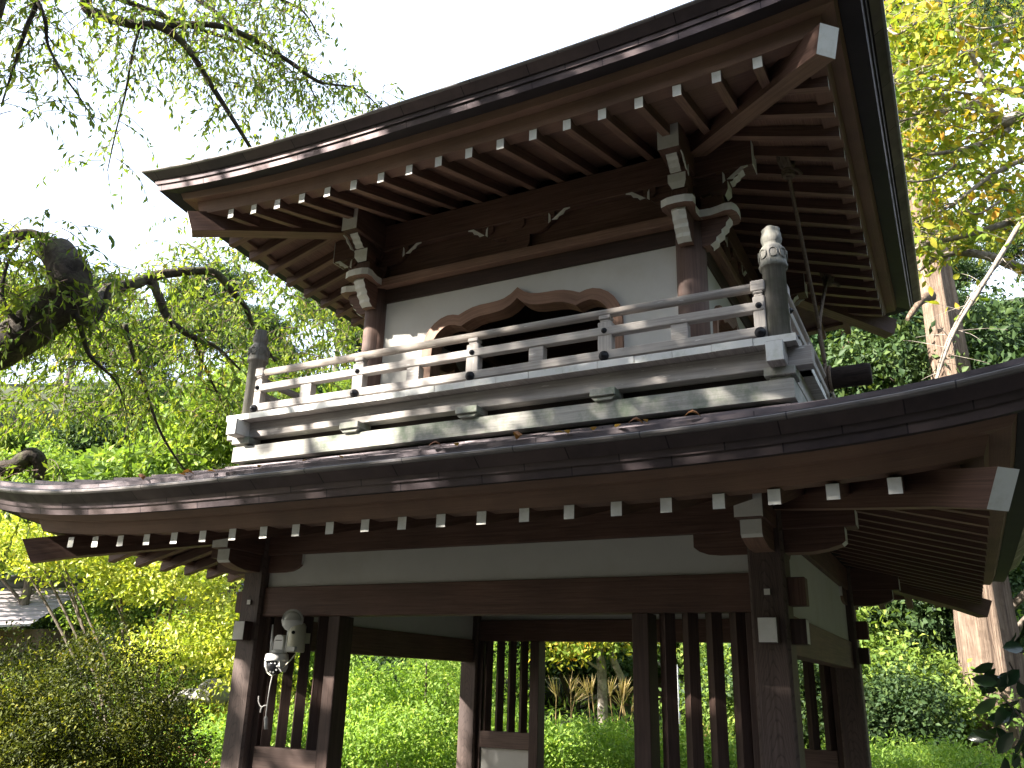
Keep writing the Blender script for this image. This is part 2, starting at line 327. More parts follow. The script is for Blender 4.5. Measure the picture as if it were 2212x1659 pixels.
        for a, rev in ((rings[0], True), (rings[-1], False)):
            ids = [a + k for k in range(n)]; ids = ids[::-1] if rev else ids
            s.f.append(tuple(ids)); s.m.append(m); s.sm.append(False); s.uv.append([(s.v[i][0], s.v[i][1]) for i in ids])
    def build(s, name, mats, parent=None, bevel=0, auto=False):
        me = bpy.data.meshes.new(name); me.from_pydata(s.v, [], s.f)
        ul = me.uv_layers.new(name="UVMap"); flat = [c for f in s.uv for p in f for c in p]
        ul.data.foreach_set("uv", flat)
        me.polygons.foreach_set("material_index", s.m); me.polygons.foreach_set("use_smooth", s.sm)
        for mt in (mats if isinstance(mats, (list, tuple)) else [mats]): me.materials.append(mt)
        me.update()
        o = bpy.data.objects.new(name, me); col.objects.link(o)
        if parent: o.parent = parent
        if bevel:
            # weld the separate boxes' corners so that the bevel can run round them
            b = o.modifiers.new("weld", 'WELD'); b.merge_threshold = 0.0004
            b = o.modifiers.new("bevel", 'BEVEL'); b.width = bevel; b.segments = 1; b.limit_method = 'ANGLE'; b.angle_limit = math.radians(40)
        return o
def planar(pts):
    p = [Vector(q) for q in pts]; n = (p[1] - p[0]).cross(p[2] - p[0])
    if n.length < 1e-12: return [(q.x, q.z) for q in p]
    n.normalize(); a = (p[1] - p[0]).normalized(); b = n.cross(a)
    return [(q.dot(a), q.dot(b)) for q in p]

def tag(o, label=None, cat=None, group=None, kind=None):
    if label: o['label'] = label
    if cat: o['category'] = cat
    if group: o['group'] = group
    if kind: o['kind'] = kind
    return o
def empty(name, loc=(0, 0, 0)):
    o = bpy.data.objects.new(name, None); col.objects.link(o); o.location = loc; o.empty_display_size = 0.2
    return o
def under(o, root):
    """parent a mesh built in world coordinates below a root that stands away from the origin"""
    o.parent = root; o.matrix_parent_inverse = Matrix.Translation(-Vector(root.location)) if root.parent is None else root.matrix_world.inverted()
    return o
def smooth_path(pts, k=5):
    p = [Vector(q) for q in pts]; out = []
    for i in range(len(p) - 1):
        a = p[max(i - 1, 0)]; b = p[i]; c = p[i + 1]; d = p[min(i + 2, len(p) - 1)]
        for j in range(k):
            t = j / k
            out.append(0.5 * ((2 * b) + (c - a) * t + (2 * a - 5 * b + 4 * c - d) * t * t + (3 * b - a - 3 * c + d) * t ** 3))
    out.append(p[-1]); return out

# ------------------------------------------------------------------ foliage helpers (vectorised)
def unit(a): return a / np.maximum(np.linalg.norm(a, axis=1, keepdims=True), 1e-9)
def leaf_obj(name, pos, axis, normal, length, width, rnd, m, parent=None, fold=0.25, shape=0.45, hi=False):
    """one mesh of many leaves; each leaf is two blades folded along the midrib"""
    N = len(pos); axis = unit(axis); side = unit(np.cross(axis, normal)); nrm = np.cross(side, axis)
    L = np.asarray(length).reshape(-1, 1) * np.ones((N, 1)); W = np.asarray(width).reshape(-1, 1) * np.ones((N, 1))
    nf = 2
    if hi:                                     # rounded outline, tip drooping
        sec = ((.22, .72), (.5, 1.0), (.78, .66)); vs = [pos]
        for t_, w_ in sec:
            md_ = pos + axis * L * t_ - nrm * L * (.14 * t_ * t_)
            vs += [md_ + side * W * (.5 * w_) + nrm * W * fold * w_, md_, md_ - side * W * (.5 * w_) + nrm * W * fold * w_]
        vs.append(pos + axis * L - nrm * L * .16)
        K = len(vs); v = np.stack(vs, 1).reshape(-1, 3).astype(np.float32); base = (np.arange(N) * K)[:, None]
        T = [(0, 2, 1), (0, 3, 2)]
        for q in (1, 4): T += [(q, q + 1, q + 4), (q, q + 4, q + 3), (q + 1, q + 2, q + 5), (q + 1, q + 5, q + 4)]
        T += [(7, 8, 10), (8, 9, 10)]; nf = len(T)
        tri = np.concatenate([base + np.array([t_]) for t_ in T], 1).reshape(-1).astype(np.int32)
    else:
        b = pos; t = pos + axis * L; mid = pos + axis * L * shape
        l = mid + side * W * .5 + nrm * W * fold; r = mid - side * W * .5 + nrm * W * fold
        v = np.stack([b, l, t, r], 1).reshape(-1, 3).astype(np.float32)
        base = (np.arange(N) * 4)[:, None]
        tri = np.concatenate([base + np.array([[0, 2, 1]]), base + np.array([[0, 3, 2]])], 1).reshape(-1).astype(np.int32)
    me = bpy.data.meshes.new(name); me.vertices.add(len(v)); me.vertices.foreach_set("co", v.ravel())
    me.loops.add(len(tri)); me.loops.foreach_set("vertex_index", tri)
    me.polygons.add(nf * N); me.polygons.foreach_set("loop_start", np.arange(0, 3 * nf * N, 3, dtype=np.int32))
    me.update(calc_edges=True)
    at = me.attributes.new("rnd", 'FLOAT', 'FACE'); at.data.foreach_set("value", np.repeat(np.clip(rnd, 0, 1), nf).astype(np.float32))
    me.materials.append(m)
    o = bpy.data.objects.new(name, me); col.objects.link(o)
    if parent: o.parent = parent
    return o

def crown(ells, nclu, per, crad, hollow=0.55, droop=0.2, up=0.5, seed=0, squash=0.7):
    """clumps of leaves through a set of ellipsoids: returns positions, axes, normals and a colour value"""
    g = np.random.default_rng(seed); pos = []; ax = []; nr = []; rn = []
    vol = np.array([e[3] * e[4] * e[5] for e in ells]) ** 0.75; vol = vol / vol.sum()
    for e, f in zip(ells, vol):
        n = max(3, int(nclu * f)); d = unit(g.normal(size=(n, 3)))
        d[:, 2] = np.where(d[:, 2] < -0.35, -d[:, 2] * g.uniform(0, 1, n), d[:, 2]); d = unit(d)
        rad = hollow + (1 - hollow) * g.uniform(0, 1, n) ** 0.5
        # uneven outline: lobes that swell and shrink with direction
        lob = 1 + 0.16 * np.sin(d[:, 0] * 5 + seed) * np.cos(d[:, 1] * 4 + seed * 2) + 0.12 * np.sin(d[:, 2] * 7 + d[:, 0] * 6) + g.normal(0, 0.05, n)
        c = np.array(e[:3]) + d * np.array(e[3:6]) * (rad * lob)[:, None]
        k = np.maximum(2, g.poisson(per, n)); idx = np.repeat(np.arange(n), k); m = len(idx)
        cr = crad * g.uniform(0.6, 1.4, n)[idx][:, None]
        off = g.normal(size=(m, 3)) * cr * np.array([1, 1, squash]) * 0.6
        pos.append(c[idx] + off)
        a = unit(g.normal(size=(m, 3)) + d[idx] * 0.5); a[:, 2] -= droop; ax.append(unit(a))
        nn = g.normal(size=(m, 3)) * 0.75 + d[idx] * 0.5; nn[:, 2] += up; nr.append(unit(nn))
        rn.append(np.clip(g.beta(2, 2.4, n)[idx] * 0.65 + g.uniform(0, 0.4, m), 0, 1))
    return [np.concatenate(x) for x in (pos, ax, nr, rn)]
def leaves_from(name, data, L, W, m, parent=None, jitter=0.3, **k):
    pos, ax, nr, rn = data; g = np.random.default_rng(len(pos)); s = g.uniform(1 - jitter, 1 + jitter, len(pos))
    return leaf_obj(name, pos, ax, nr, L * s, W * s, rn, m, parent, **k)

# ================================================================== THE GATE
# two square storeys about a vertical axis at (0, 1.49): half widths of the post lines
CY = 1.49
LX, LY = 1.60, 1.405
UX, UY = 1.185, 0.985
gate = empty("bell_tower_gate", (0, CY, 0))
tag(gate, "two storey wooden bell tower gate with copper roofs, white plaster and a railed balcony", "gate")
MG = [M['wood'], M['white'], M['woodbounce'], M['wooddark']]
def part(mb, name, mats, parent=None, bevel=0):
    o = mb.build(name, mats, None, bevel); p = parent or gate
    o.parent = p
    if p is gate: o.matrix_parent_inverse = Matrix.Translation((0, -CY, 0))   # parts are modelled in world coordinates
    return o
DIRS = [((0, -1), (1, 0)), ((0, 1), (-1, 0)), ((1, 0), (0, 1)), ((-1, 0), (0, -1))]   # outward, sideways for the four sides
def corner_frames(hx, hy):
    for sx in (-1, 1):
        for sy in (-1, 1):
            c = (sx * hx, CY + sy * hy)
            yield c, [((0, sy), (sx, 0)), ((sx, 0), (0, sy))]

# ---- ground floor posts, with the white tenon ends that show on their faces
for c, dirs in corner_frames(LX, LY):
    mb = MB(); h = 0.085; k = 0.014
    ring = [(-h + k, -h), (h - k, -h), (h, -h + k), (h, h - k), (h - k, h), (-h + k, h), (-h, h - k), (-h, -h + k)]
    o1 = random.random() * 5
    for i in range(8):
        a, b = ring[i], ring[(i + 1) % 8]; w = math.dist(a, b)
        mb.face([(c[0] + a[0], c[1] + a[1], 0), (c[0] + b[0], c[1] + b[1], 0), (c[0] + b[0], c[1] + b[1], 2.45), (c[0] + a[0], c[1] + a[1], 2.45)], 0,
                [(o1 - 1.9, -w / 2 + .03), (o1 - 1.9, w / 2 + .03), (o1 + .55, w / 2 + .03), (o1 + .55, -w / 2 + .03)])
    post = part(mb, "post", [M['woodpost']])
    mb = MB(); mb.box(c[0] - .15, c[0] + .15, c[1] - .15, c[1] + .15, -0.05, 0.10, 0); part(mb, "base_stone", [M['stone']], None, 0.02)
    for d, w in dirs:
        mb = MB(); mb.fbox((c, d, w), 0.06, 0.155, -0.043, 0.043, 1.752, 1.866, 0, {3: 1}); part(mb, "tenon_end", [M['wooddark'], M['white']], post, 0.003)
        mb = MB(); mb.fbox((c, d, w), 0.06, 0.097, -0.014, 0.014, 1.970, 1.998, 0, {3: 1}); part(mb, "peg", [M['wooddark'], M['white']], post)

# ---- tie beams, plaster strips and wall plates of the ground floor
for yy, s in ((0.085, -1), (0.085 + 2 * LY, 1)):
    mb = MB(); mb.box(-LX + .085, LX - .085, yy - .055, yy + .055, 1.899, 2.078); part(mb, "tie_beam", MG, None, 0.004)
    mb = MB(); mb.box(-LX + .08, LX - .08, yy - .030, yy + .030, 2.0781, 2.280); part(mb, "plaster_panel", [M['plaster']])
    mb = MB(); mb.box(-LX - .415, LX + .415, yy - .065, yy + .065, 2.277, 2.445, 0, {3: 1, 5: 1}); part(mb, "wall_plate", MG, None, 0.004)
for xx in (-LX, LX):
    mb = MB(); mb.box(xx - .05, xx + .05, .17, 2 * LY, 1.715, 1.905); part(mb, "tie_beam", MG, None, 0.004)
    mb = MB(); mb.box(xx - .030, xx + .030, .165, 2 * LY + .005, 1.9051, 2.280); part(mb, "plaster_panel", [M['plaster']])
    mb = MB(); mb.box(xx - .064, xx + .064, .085 - .405, .085 + 2 * LY + .405, 2.279, 2.443, 0, {2: 1, 4: 1}); part(mb, "wall_plate", MG, None, 0.004)
    # the ends of the long tie beams come through the posts sideways
    for yy in (0.085, 0.085 + 2 * LY):
        sx = 1 if xx > 0 else -1
        mb = MB(); mb.fbox(((xx, yy), (sx, 0), (0, 1)), 0.08, 0.165, -0.04, 0.04, 1.925, 2.055, 0); part(mb, "beam_end", MG, None, 0.003)
# boat-shaped bracket arms under the wall plates
armout = [(-0.352, 2.2775), (-0.352, 2.212), (-0.325, 2.190), (-0.28, 2.174), (-0.22, 2.168), (0.21, 2.168), (0.285, 2.180), (0.345, 2.198), (0.362, 2.212), (0.362, 2.2775)]
for c, dirs in corner_frames(LX, LY):
    for q, (d, w) in enumerate(dirs):
        mb = MB(); hw = 0.048 - 0.002 * q
        mb.prism(armout, -hw, hw, lambda u, v, t: (c[0] + d[0] * u + w[0] * t, c[1] + d[1] * u + w[1] * t, v), 0, lambda i: 1 if i in (8, 0) else (1 if i == 7 else 2))
        part(mb, "bracket_arm", MG)

# ---- lattice screens: frame, diamond bars, sill rail, lower panel
def lattice(yy, sx, front):
    s = sx; root_mb = MB()
    x0, x1 = sorted((s * 1.515, s * 1.475)); root_mb.box(x0, x1, yy - .035, yy + .05, 0.05, 1.899)           # stile beside the post
    x0, x1 = sorted((s * 0.915, s * 1.000)); root_mb.box(x0, x1, yy - .055, yy + .085, 0.05, 1.899)          # door jamb
    scr = part(root_mb, "lattice_screen", [M['wooddark']], None, 0.004)
    x0, x1 = sorted((s * 1.000, s * 1.475))
    mb = MB(); mb.box(x0, x1, yy - .045, yy + .045, 1.015, 1.150); part(mb, "sill_rail", [M['woodcol']], scr, 0.004)
    mb = MB(); mb.box(x0, x1, yy - .02, yy + .02, 0.10, 1.015); part(mb, "panel", [M['plaster']], scr)
    mb = MB(); mb.box(x0, x1, yy - .045, yy + .045, 0.02, 0.10); part(mb, "floor_rail", [M['wooddark']], scr)
    for cx in (1.432, 1.315, 1.198, 1.082):
        mb = MB(); h = 0.041; X = s * cx
        mb.prism([(0, -h), (h, 0), (0, h), (-h, 0)], 1.15, 1.90, lambda u, v, t: (X + u, yy + v, t), 0)
        mb.uv = [[(p[1], p[0]) for p in f] for f in mb.uv]
        part(mb, "bar", [M['wooddark']], scr)
for yy in (0.10, 0.08 + 2 * LY):
    for sx in (-1, 1): lattice(yy, sx, yy < 1)

# ---- eaves: everything that runs round the four sides with upturned corners
def rise(t, u, hx, hy, A, p, uref):
    """how far the eave has risen at t (-1..1) along a side, u metres outside the post line"""
    k = max(0.0, (hx + u) / (hx + uref))
    return A * k ** p * abs(t) ** p
def eave_loft(mb, prof, hx, hy, A, p, uref, N=24, mats=None, vrow=None, scale_u=0.0, ruref=None, fade=None):
    """loft a list of (u, z) round the roof; material and course number per strip"""
    for side in range(4):
        (ox, oy), (wx, wy) = DIRS[side]; half0 = hx if side < 2 else hy; depth0 = hy if side < 2 else hx
        ts = [math.sin(PI / 2 * (-1 + 2 * i / N)) * 0.35 + (-1 + 2 * i / N) * 0.65 for i in range(N + 1)]
        def pt(u, z, t):
            r = rise(t, u, hx, hy, A, p, uref) * (fade(u) if fade else 1)
            a = t * (half0 + u); o = depth0 + u
            return Vector((ox * o + wx * a, CY + oy * o + wy * a, z + r))
        for k in range(len(prof) - 1):
            (u0, z0), (u1, z1) = prof[k], prof[k + 1]
            v = vrow[k] if vrow else k
            for i in range(N):
                t0, t1 = ts[i], ts[i + 1]
                q = [pt(u0, z0, t0), pt(u0, z0, t1), pt(u1, z1, t1), pt(u1, z1, t0)]
                a = [t0 * (half0 + u0), t1 * (half0 + u0), t1 * (half0 + u1), t0 * (half0 + u1)]
                off = side * 17.3
                mb.face(q, mats[k] if mats else 0, [(a[0] + off, v + .02), (a[1] + off, v + .02), (a[2] + off, v + .98), (a[3] + off, v + .98)])

def rafter_mb(hx, hy, side, a, uend, zb, w, h, slope, A, p, uref, uin, rk=1.0):
    """one rafter on a side at a (along), from its white end at uend inward to the wall line or the hip"""
    (ox, oy), (wx, wy) = DIRS[side]; half0 = hx if side < 2 else hy; depth0 = hy if side < 2 else hx
    r = rise(a / (half0 + uend), uend, hx, hy, A, p, uref) * rk
    ui = max(uin, abs(a) - half0 + 0.03)
    def pt(u, da, dz):
        f = max(0, min(1, u / uend)); z = zb + (uend - u) * slope + r * f * f + dz
        return (ox * (depth0 + u) + wx * (a + da), CY + oy * (depth0 + u) + wy * (a + da), z)
    mb = MB(); n = 3
    us = [uend + (ui - uend) * i / n for i in range(n + 1)]
    o1 = random.random() * 9
    for i in range(n):
        u0, u1 = us[i], us[i + 1]
        A0 = [pt(u0, -w / 2, 0), pt(u0, w / 2, 0), pt(u0, w / 2, h), pt(u0, -w / 2, h)]
        B0 = [pt(u1, -w / 2, 0), pt(u1, w / 2, 0), pt(u1, w / 2, h), pt(u1, -w / 2, h)]
        for k in range(4):
            j = (k + 1) % 4
            mb.face([A0[j], A0[k], B0[k], B0[j]], 2 if k == 0 else 0, [(o1 - u0, .05 * j + k), (o1 - u0, .05 * k + k), (o1 - u1, .05 * k + k), (o1 - u1, .05 * j + k)])
        if i == 0: mb.face(A0, 1)
        if i == n - 1: mb.face(B0[::-1], 0)
    return mb

def hip_mb(hx, hy, sx, sy, utip, ztip, slope, w, h, cut, curl):
    """hip rafter on the diagonal, its end cut back underneath"""
    mb = MB(); n = 5; ang = (sx / math.sqrt(2), sy / math.sqrt(2)); sd = (-ang[1], ang[0]); o1 = random.random() * 9
    def pt(u, s, z):
        return (sx * (hx + u) + sd[0] * s, CY + sy * (hy + u) + sd[1] * s, z)
    us = [utip + (-0.05 - utip) * i / n for i in range(n + 1)]
    R = []
    for i, u in enumerate(us):
        zb = ztip + (utip - u) * slope + curl * max(0, (u / utip)) ** 3 - curl
        ub, ut = (u - cut, u) if i == 0 else (u, u)
        hh = h if i else h * 0.98
        R.append([pt(ub, -w / 2, zb), pt(ub, w / 2, zb), pt(ut, w / 2, zb + hh), pt(ut, -w / 2, zb + hh)])
    for i in range(n):
        A0, B0 = R[i], R[i + 1]
        for k in range(4):
            j = (k + 1) % 4
            mb.face([A0[j], A0[k], B0[k], B0[j]], 2 if k == 0 else 0, [(o1 - us[i], .1 * j + k), (o1 - us[i], .1 * k + k), (o1 - us[i + 1], .1 * k + k), (o1 - us[i + 1], .1 * j + k)])
    mb.face(R[0], 1); mb.face(R[-1][::-1], 0)
    return mb

def make_roof(name, hx, hy, A, p, uref, prof_board, prof_board2, prof_cop, prof_lip, prof_roof, soffit, rafters, hips, roofmat):
    mb = MB(); eave_loft(mb, prof_roof, hx, hy, A, p, uref, vrow=list(range(len(prof_roof))), fade=lambda u: max(0, min(1, (u + .2) / (uref + .2))) ** 0.5)
    if name == "main_roof":
        pass
    roof = part(mb, name, [M['roof']])
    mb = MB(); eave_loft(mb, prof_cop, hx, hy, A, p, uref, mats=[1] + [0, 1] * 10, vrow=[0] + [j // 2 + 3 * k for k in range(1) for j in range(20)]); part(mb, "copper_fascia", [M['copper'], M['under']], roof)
    mb = MB(); eave_loft(mb, prof_lip, hx, hy, A, p, uref, vrow=[0] * 12); part(mb, "drip_edge", [M['lip']], roof)
    mb = MB(); eave_loft(mb, prof_board, hx, hy, A, p, uref, vrow=[0, 0.1, 0.2, 0.3]); part(mb, "eave_board", [M['woodbounce']], roof)
    mb = MB(); eave_loft(mb, prof_board2, hx, hy, A, p, uref, vrow=[0, 0.1, 0.2, 0.3]); part(mb, "fascia_board", [M['woodbounce']], roof)
    mb = MB(); eave_loft(mb, soffit, hx, hy, A, p, uref, fade=lambda u: max(0, min(1, u / uref)) ** 2, vrow=list(range(9)))
    # soffit boards lie along the eave
    part(mb, "soffit_board", [M['woodbounce']], roof)
    uend, zb, w, h, slope, pitch, nx, ny, uin, rk = rafters
    for side in range(4):
        n = nx if side < 2 else ny
        for i in range(n):
            a = (i - (n - 1) / 2) * pitch
            part(rafter_mb(hx, hy, side, a, uend, zb, w, h, slope, A, p, uref, uin, rk), "rafter", MG, roof)
    for sx in (-1, 1):
        for sy in (-1, 1): part(hip_mb(hx, hy, sx, sy, *hips), "hip_rafter", MG, roof)
    return roof

# lower roof
lowroof = [(1.226, 2.478), (1.16, 2.500)]
u, z = 1.16, 2.500
for k in range(7):
    lowroof += [(u, z + .019), (u - .155, z + .019 + .155 * (.195 + .010 * k))]; u, z = lowroof[-1]
make_roof("skirt_roof", LX, LY, 0.072, 5, 0.935,
    [(.86, 2.300), (.86, 2.2745), (.936, 2.2745), (.962, 2.3465), (.90, 2.36)],
    [(.90, 2.36), (.963, 2.3395), (1.028, 2.3350), (1.050, 2.371), (.99, 2.385)],
    [(1.050, 2.366), (1.122, 2.3545), (1.130, 2.3905), (1.138, 2.3890), (1.146, 2.4195), (1.154, 2.416), (1.204, 2.4545)],
    [(1.204, 2.4545), (1.217, 2.4550), (1.226, 2.463), (1.228, 2.472), (1.222, 2.479), (1.16, 2.499)],
    lowroof, [(.93, 2.2735 + .02), (.5, 2.2735 + .43 * .27 + .003), (-.02, 2.2735 + .955 * .27 + .003)],
    (.945, 2.213, .048, .060, .27, .2133, 22, 20, -0.03, .45),
    (1.0, 2.150, .235, .095, .135, .05, .0), M['roof'])
# main roof
toproof = [(1.252, 4.801), (1.19, 4.833)]
u, z = 1.19, 4.833
for k in range(15):
    toproof += [(u, z + .011), (u - .155 if k < 14 else -UY, z + .011 + .155 * (.34 + .022 * k))]; u, z = toproof[-1]
make_roof("main_roof", UX, UY, 0.088, 3, 0.935,
    [(.86, 4.61), (.86, 4.5850), (.946, 4.5850), (.966, 4.690), (.90, 4.705)],
    [(.90, 4.705), (.967, 4.672), (1.032, 4.664), (1.050, 4.7145), (.99, 4.73)],
    [(1.050, 4.706), (1.152, 4.684), (1.162, 4.727), (1.172, 4.725), (1.180, 4.757), (1.188, 4.752), (1.238, 4.787)],
    [(1.238, 4.787), (1.245, 4.7875), (1.252, 4.793), (1.254, 4.799), (1.249, 4.804), (1.19, 4.832)],
    toproof, [(.93, 4.583 + .02), (.5, 4.583 + .44 * .33 + .003), (-.02, 4.583 + .96 * .33 + .003)],
    (.940, 4.515, .048, .069, .33, .214, 18, 16, -0.03, 1.0),
    (1.0, 4.505, .245, .11, .150, .036, .0), M['roof'])
# closing boards over the eaves' inner edge
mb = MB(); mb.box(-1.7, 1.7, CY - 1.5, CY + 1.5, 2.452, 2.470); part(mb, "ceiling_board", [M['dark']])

# ---- balcony
bal = MB()
for (o, w), half, dep in ((DIRS[0], 1.816, 1.60), (DIRS[1], 1.816, 1.60), (DIRS[2], 1.52, 1.816), (DIRS[3], 1.52, 1.816)):
    bal.fbox(((0, CY), o, w), dep - .08, dep, -half, half, 2.885, 2.985)
balcony = part(bal, "balcony", [M['greybase']], None, 0.004)
mb = MB()
for (o, w), half, dep in ((DIRS[0], 1.70, 1.50), (DIRS[1], 1.70, 1.50), (DIRS[2], 1.46, 1.70), (DIRS[3], 1.46, 1.70)):
    mb.fbox(((0, CY), o, w), dep - .04, dep, -half, half, 2.60, 3.15)
part(mb, "gap_infill", [M['dark']], balcony)  # near-black infill, the shade of the gap put into its colour
# deck: planks with whitewashed ends
for side in range(4):
    (o, w) = DIRS[side]; half = 1.852 if side < 2 else 1.30; dep = 1.662 if side < 2 else 1.852
    n = 18 if side < 2 else 12; step = 2 * half / n
    mb = MB()
    for i in range(n):
        a0 = -half + i * step; j = random.uniform(-.003, .003)
        mb.fbox(((0, CY), o, w), dep - .55, dep + j, a0 + .0012, a0 + step - .0012, 3.153, 3.193 + random.uniform(-.001, .001), 0, {3: 1})
    part(mb, "deck_board", [M['grey'], M['whitedeck']], balcony)
mb = MB(); mb.box(-1.2, 1.2, CY - 1.0, CY + 1.0, 3.16, 3.188); part(mb, "floor_board", [M['dark']], balcony)
for side in range(4):
    (o, w) = DIRS[side]; half = 1.91 if side < 2 else 1.70; dep = 1.58 if side < 2 else 1.795
    if side >= 2: half = 1.70
    mb = MB(); mb.fbox(((0, CY), o, w), dep - .085, dep, -half, half, 3.050, 3.1525, 0, {5: 1, 3: 0}); part(mb, "edge_beam", [M['grey'], M['whitedeck']], balcony, 0.003)
    # stubby bearing blocks on the base beam
    for a in ((-.838, 0, .838) if side < 2 else (-.73, 0, .73)):
        mb = MB(); d0 = 1.60 if side < 2 else 1.816
        mb.fbox(((0, CY), o, w), d0 - .12, d0 + .035, a - .072, a + .072, 3.008, 3.0495, 0)
        c = (0, CY)
        pl = lambda uu, vv, t: (o[0] * t + w[0] * (a + uu), CY + o[1] * t + w[1] * (a + uu), vv)
        mb.prism([(-.05, 2.9855), (.05, 2.9855), (.072, 3.0078), (-.072, 3.0078)], d0 - .12, d0 + .02, pl, 0)
        part(mb, "bearing_block", [M['greybase']], balcony, 0.003)
for sx in (-1, 1):
    for sy in (-1, 1):
        # cross-lapped beam noses at the corner
        mb = MB(); X = sx * 1.753; y0 = CY + sy * 1.58; y1 = CY + sy * 1.705
        mb.box(X - .041, X + .0405, min(y0, y1), max(y0, y1), 3.046, 3.1515, 0, {2 if sy < 0 else 4: 1}); part(mb, "beam_nose", [M['grey'], M['whitedeck']], balcony, 0.003)
        mb = MB(); mb.box(sx * 1.753 - .075, sx * 1.753 + .075, CY + sy * 1.535 - .075, CY + sy * 1.535 + .075, 3.005, 3.0495); 
        mb.box(sx * 1.753 - .052, sx * 1.753 + .052, CY + sy * 1.535 - .052, CY + sy * 1.535 + .052, 2.9855, 3.0049); part(mb, "bearing_block", [M['greybase']], balcony, 0.003)

# railing: newels with lotus-bud finials, three rails, posts and struts
NX, NY = 1.756, 1.545
def newel_prof():
    return [(.058, 3.150), (.058, 3.605), (.071, 3.606), (.073, 3.622), (.068, 3.634), (.067, 3.660), (.068, 3.690), (.063, 3.715), (.050, 3.735), (.042, 3.742), (.048, 3.752),
            (.054, 3.770), (.053, 3.787), (.047, 3.806), (.042, 3.822), (.044, 3.836), (.040, 3.842), (.020, 3.842)]
for sx in (-1, 1):
    for sy in (-1, 1):
        mb = MB()
        def rip(t, z):
            if 3.64 < z < 3.73: return 1 + 0.055 * max(0, math.cos(8 * t)) * math.sin((z - 3.64) / .09 * PI)
            if z > 3.80: return 1 + 0.10 * math.cos(4 * t)
            return 1
        mb.lathe(newel_prof(), (sx * NX, CY + sy * NY, 0), 40, 0, True, rip)
        nw = part(mb, "newel_post", [M['greypost']], balcony)
        # lotus petals in relief on the collar
        mb = MB()
        for k in range(8):
            t = k * PI / 4 + .2; cc = (sx * NX + .0665 * math.cos(t), CY + sy * NY + .0665 * math.sin(t)); tx, ty = -math.sin(t), math.cos(t)
            loop = [(cc[0] + tx * .021 * math.cos(q) + .0035 * math.cos(t), cc[1] + ty * .021 * math.cos(q) + .0035 * math.sin(t), 3.676 + .026 * math.sin(q)) for q in [2 * PI * j / 12 for j in range(13)]]
            mb.tube(loop, .0035, 5, 0, False)
        part(mb, "petal_ring", [M['greypost']], nw)
def railing(side):
    (o, w) = DIRS[side]; L = NX if side < 2 else NY; D = (NY if side < 2 else NX) + .0
    fr = ((0, CY), o, w)
    def P3(u, a, z): return (o[0] * u + w[0] * a, CY + o[1] * u + w[1] * a, z)
    h = L - .055
    mb = MB(); mb.tube([P3(D + .025, -h, 3.508), P3(D + .025, h, 3.508)], .0255, 12, 0); part(mb, "handrail", [M['rail']], balcony)
    mb = MB(); mb.fbox(fr, D + .000, D + .052, -h, h, 3.370, 3.419); part(mb, "middle_rail", [M['grey']], balcony, 0.004)
    mb = MB(); mb.fbox(fr, D - .005, D + .057, -h, h, 3.226, 3.278); part(mb, "bottom_rail", [M['grey']], balcony, 0.004)
    e = L - .08; mid = L * .4775
    for a in (-e, -mid, 0, mid, e):
        hw = .041 if abs(a) < L * .9 else .03
        mb = MB(); mb.fbox(fr, D - .012, D + .046, a - hw, a + hw, 3.193, 3.452)
        mb.fbox(fr, D - .005, D + .040, a - hw * .72, a + hw * .72, 3.4521, 3.468); mb.fbox(fr, D - .012, D + .048, a - hw * .82, a + hw * .82, 3.4681, 3.492)
        if abs(a) > L * .9: mb.fbox(fr, D - .008, D + .054, a - .035, a + .035, 3.479, 3.538)
        ps = part(mb, "baluster", [M['grey']], balcony, 0.004)
        for z, r, dd in ((3.396, .0165, .052), (3.243, .029, .057)):
            mb = MB(); q = [P3(D + dd - .004, a, z), P3(D + dd + r * .25, a, z), P3(D + dd + r * .55, a, z), P3(D + dd + r * .60, a, z), P3(D + dd + r * .95, a, z), P3(D + dd + r * 1.1, a, z)]
            mb.tube(q, [r, r, r * .85, r * .5, r * .42, r * .15], 14, 0); part(mb, "bolt_head", [M['iron']], ps)
    for a in (-(e + mid) / 2, -mid / 2, mid / 2, (e + mid) / 2):
        mb = MB(); mb.fbox(fr, D - .012, D + .044, a - .046, a + .046, 3.2781, 3.3699); part(mb, "strut", [M['grey']], balcony, 0.003)
    # loose ground plank the posts stand on
for side in range(4): railing(side)

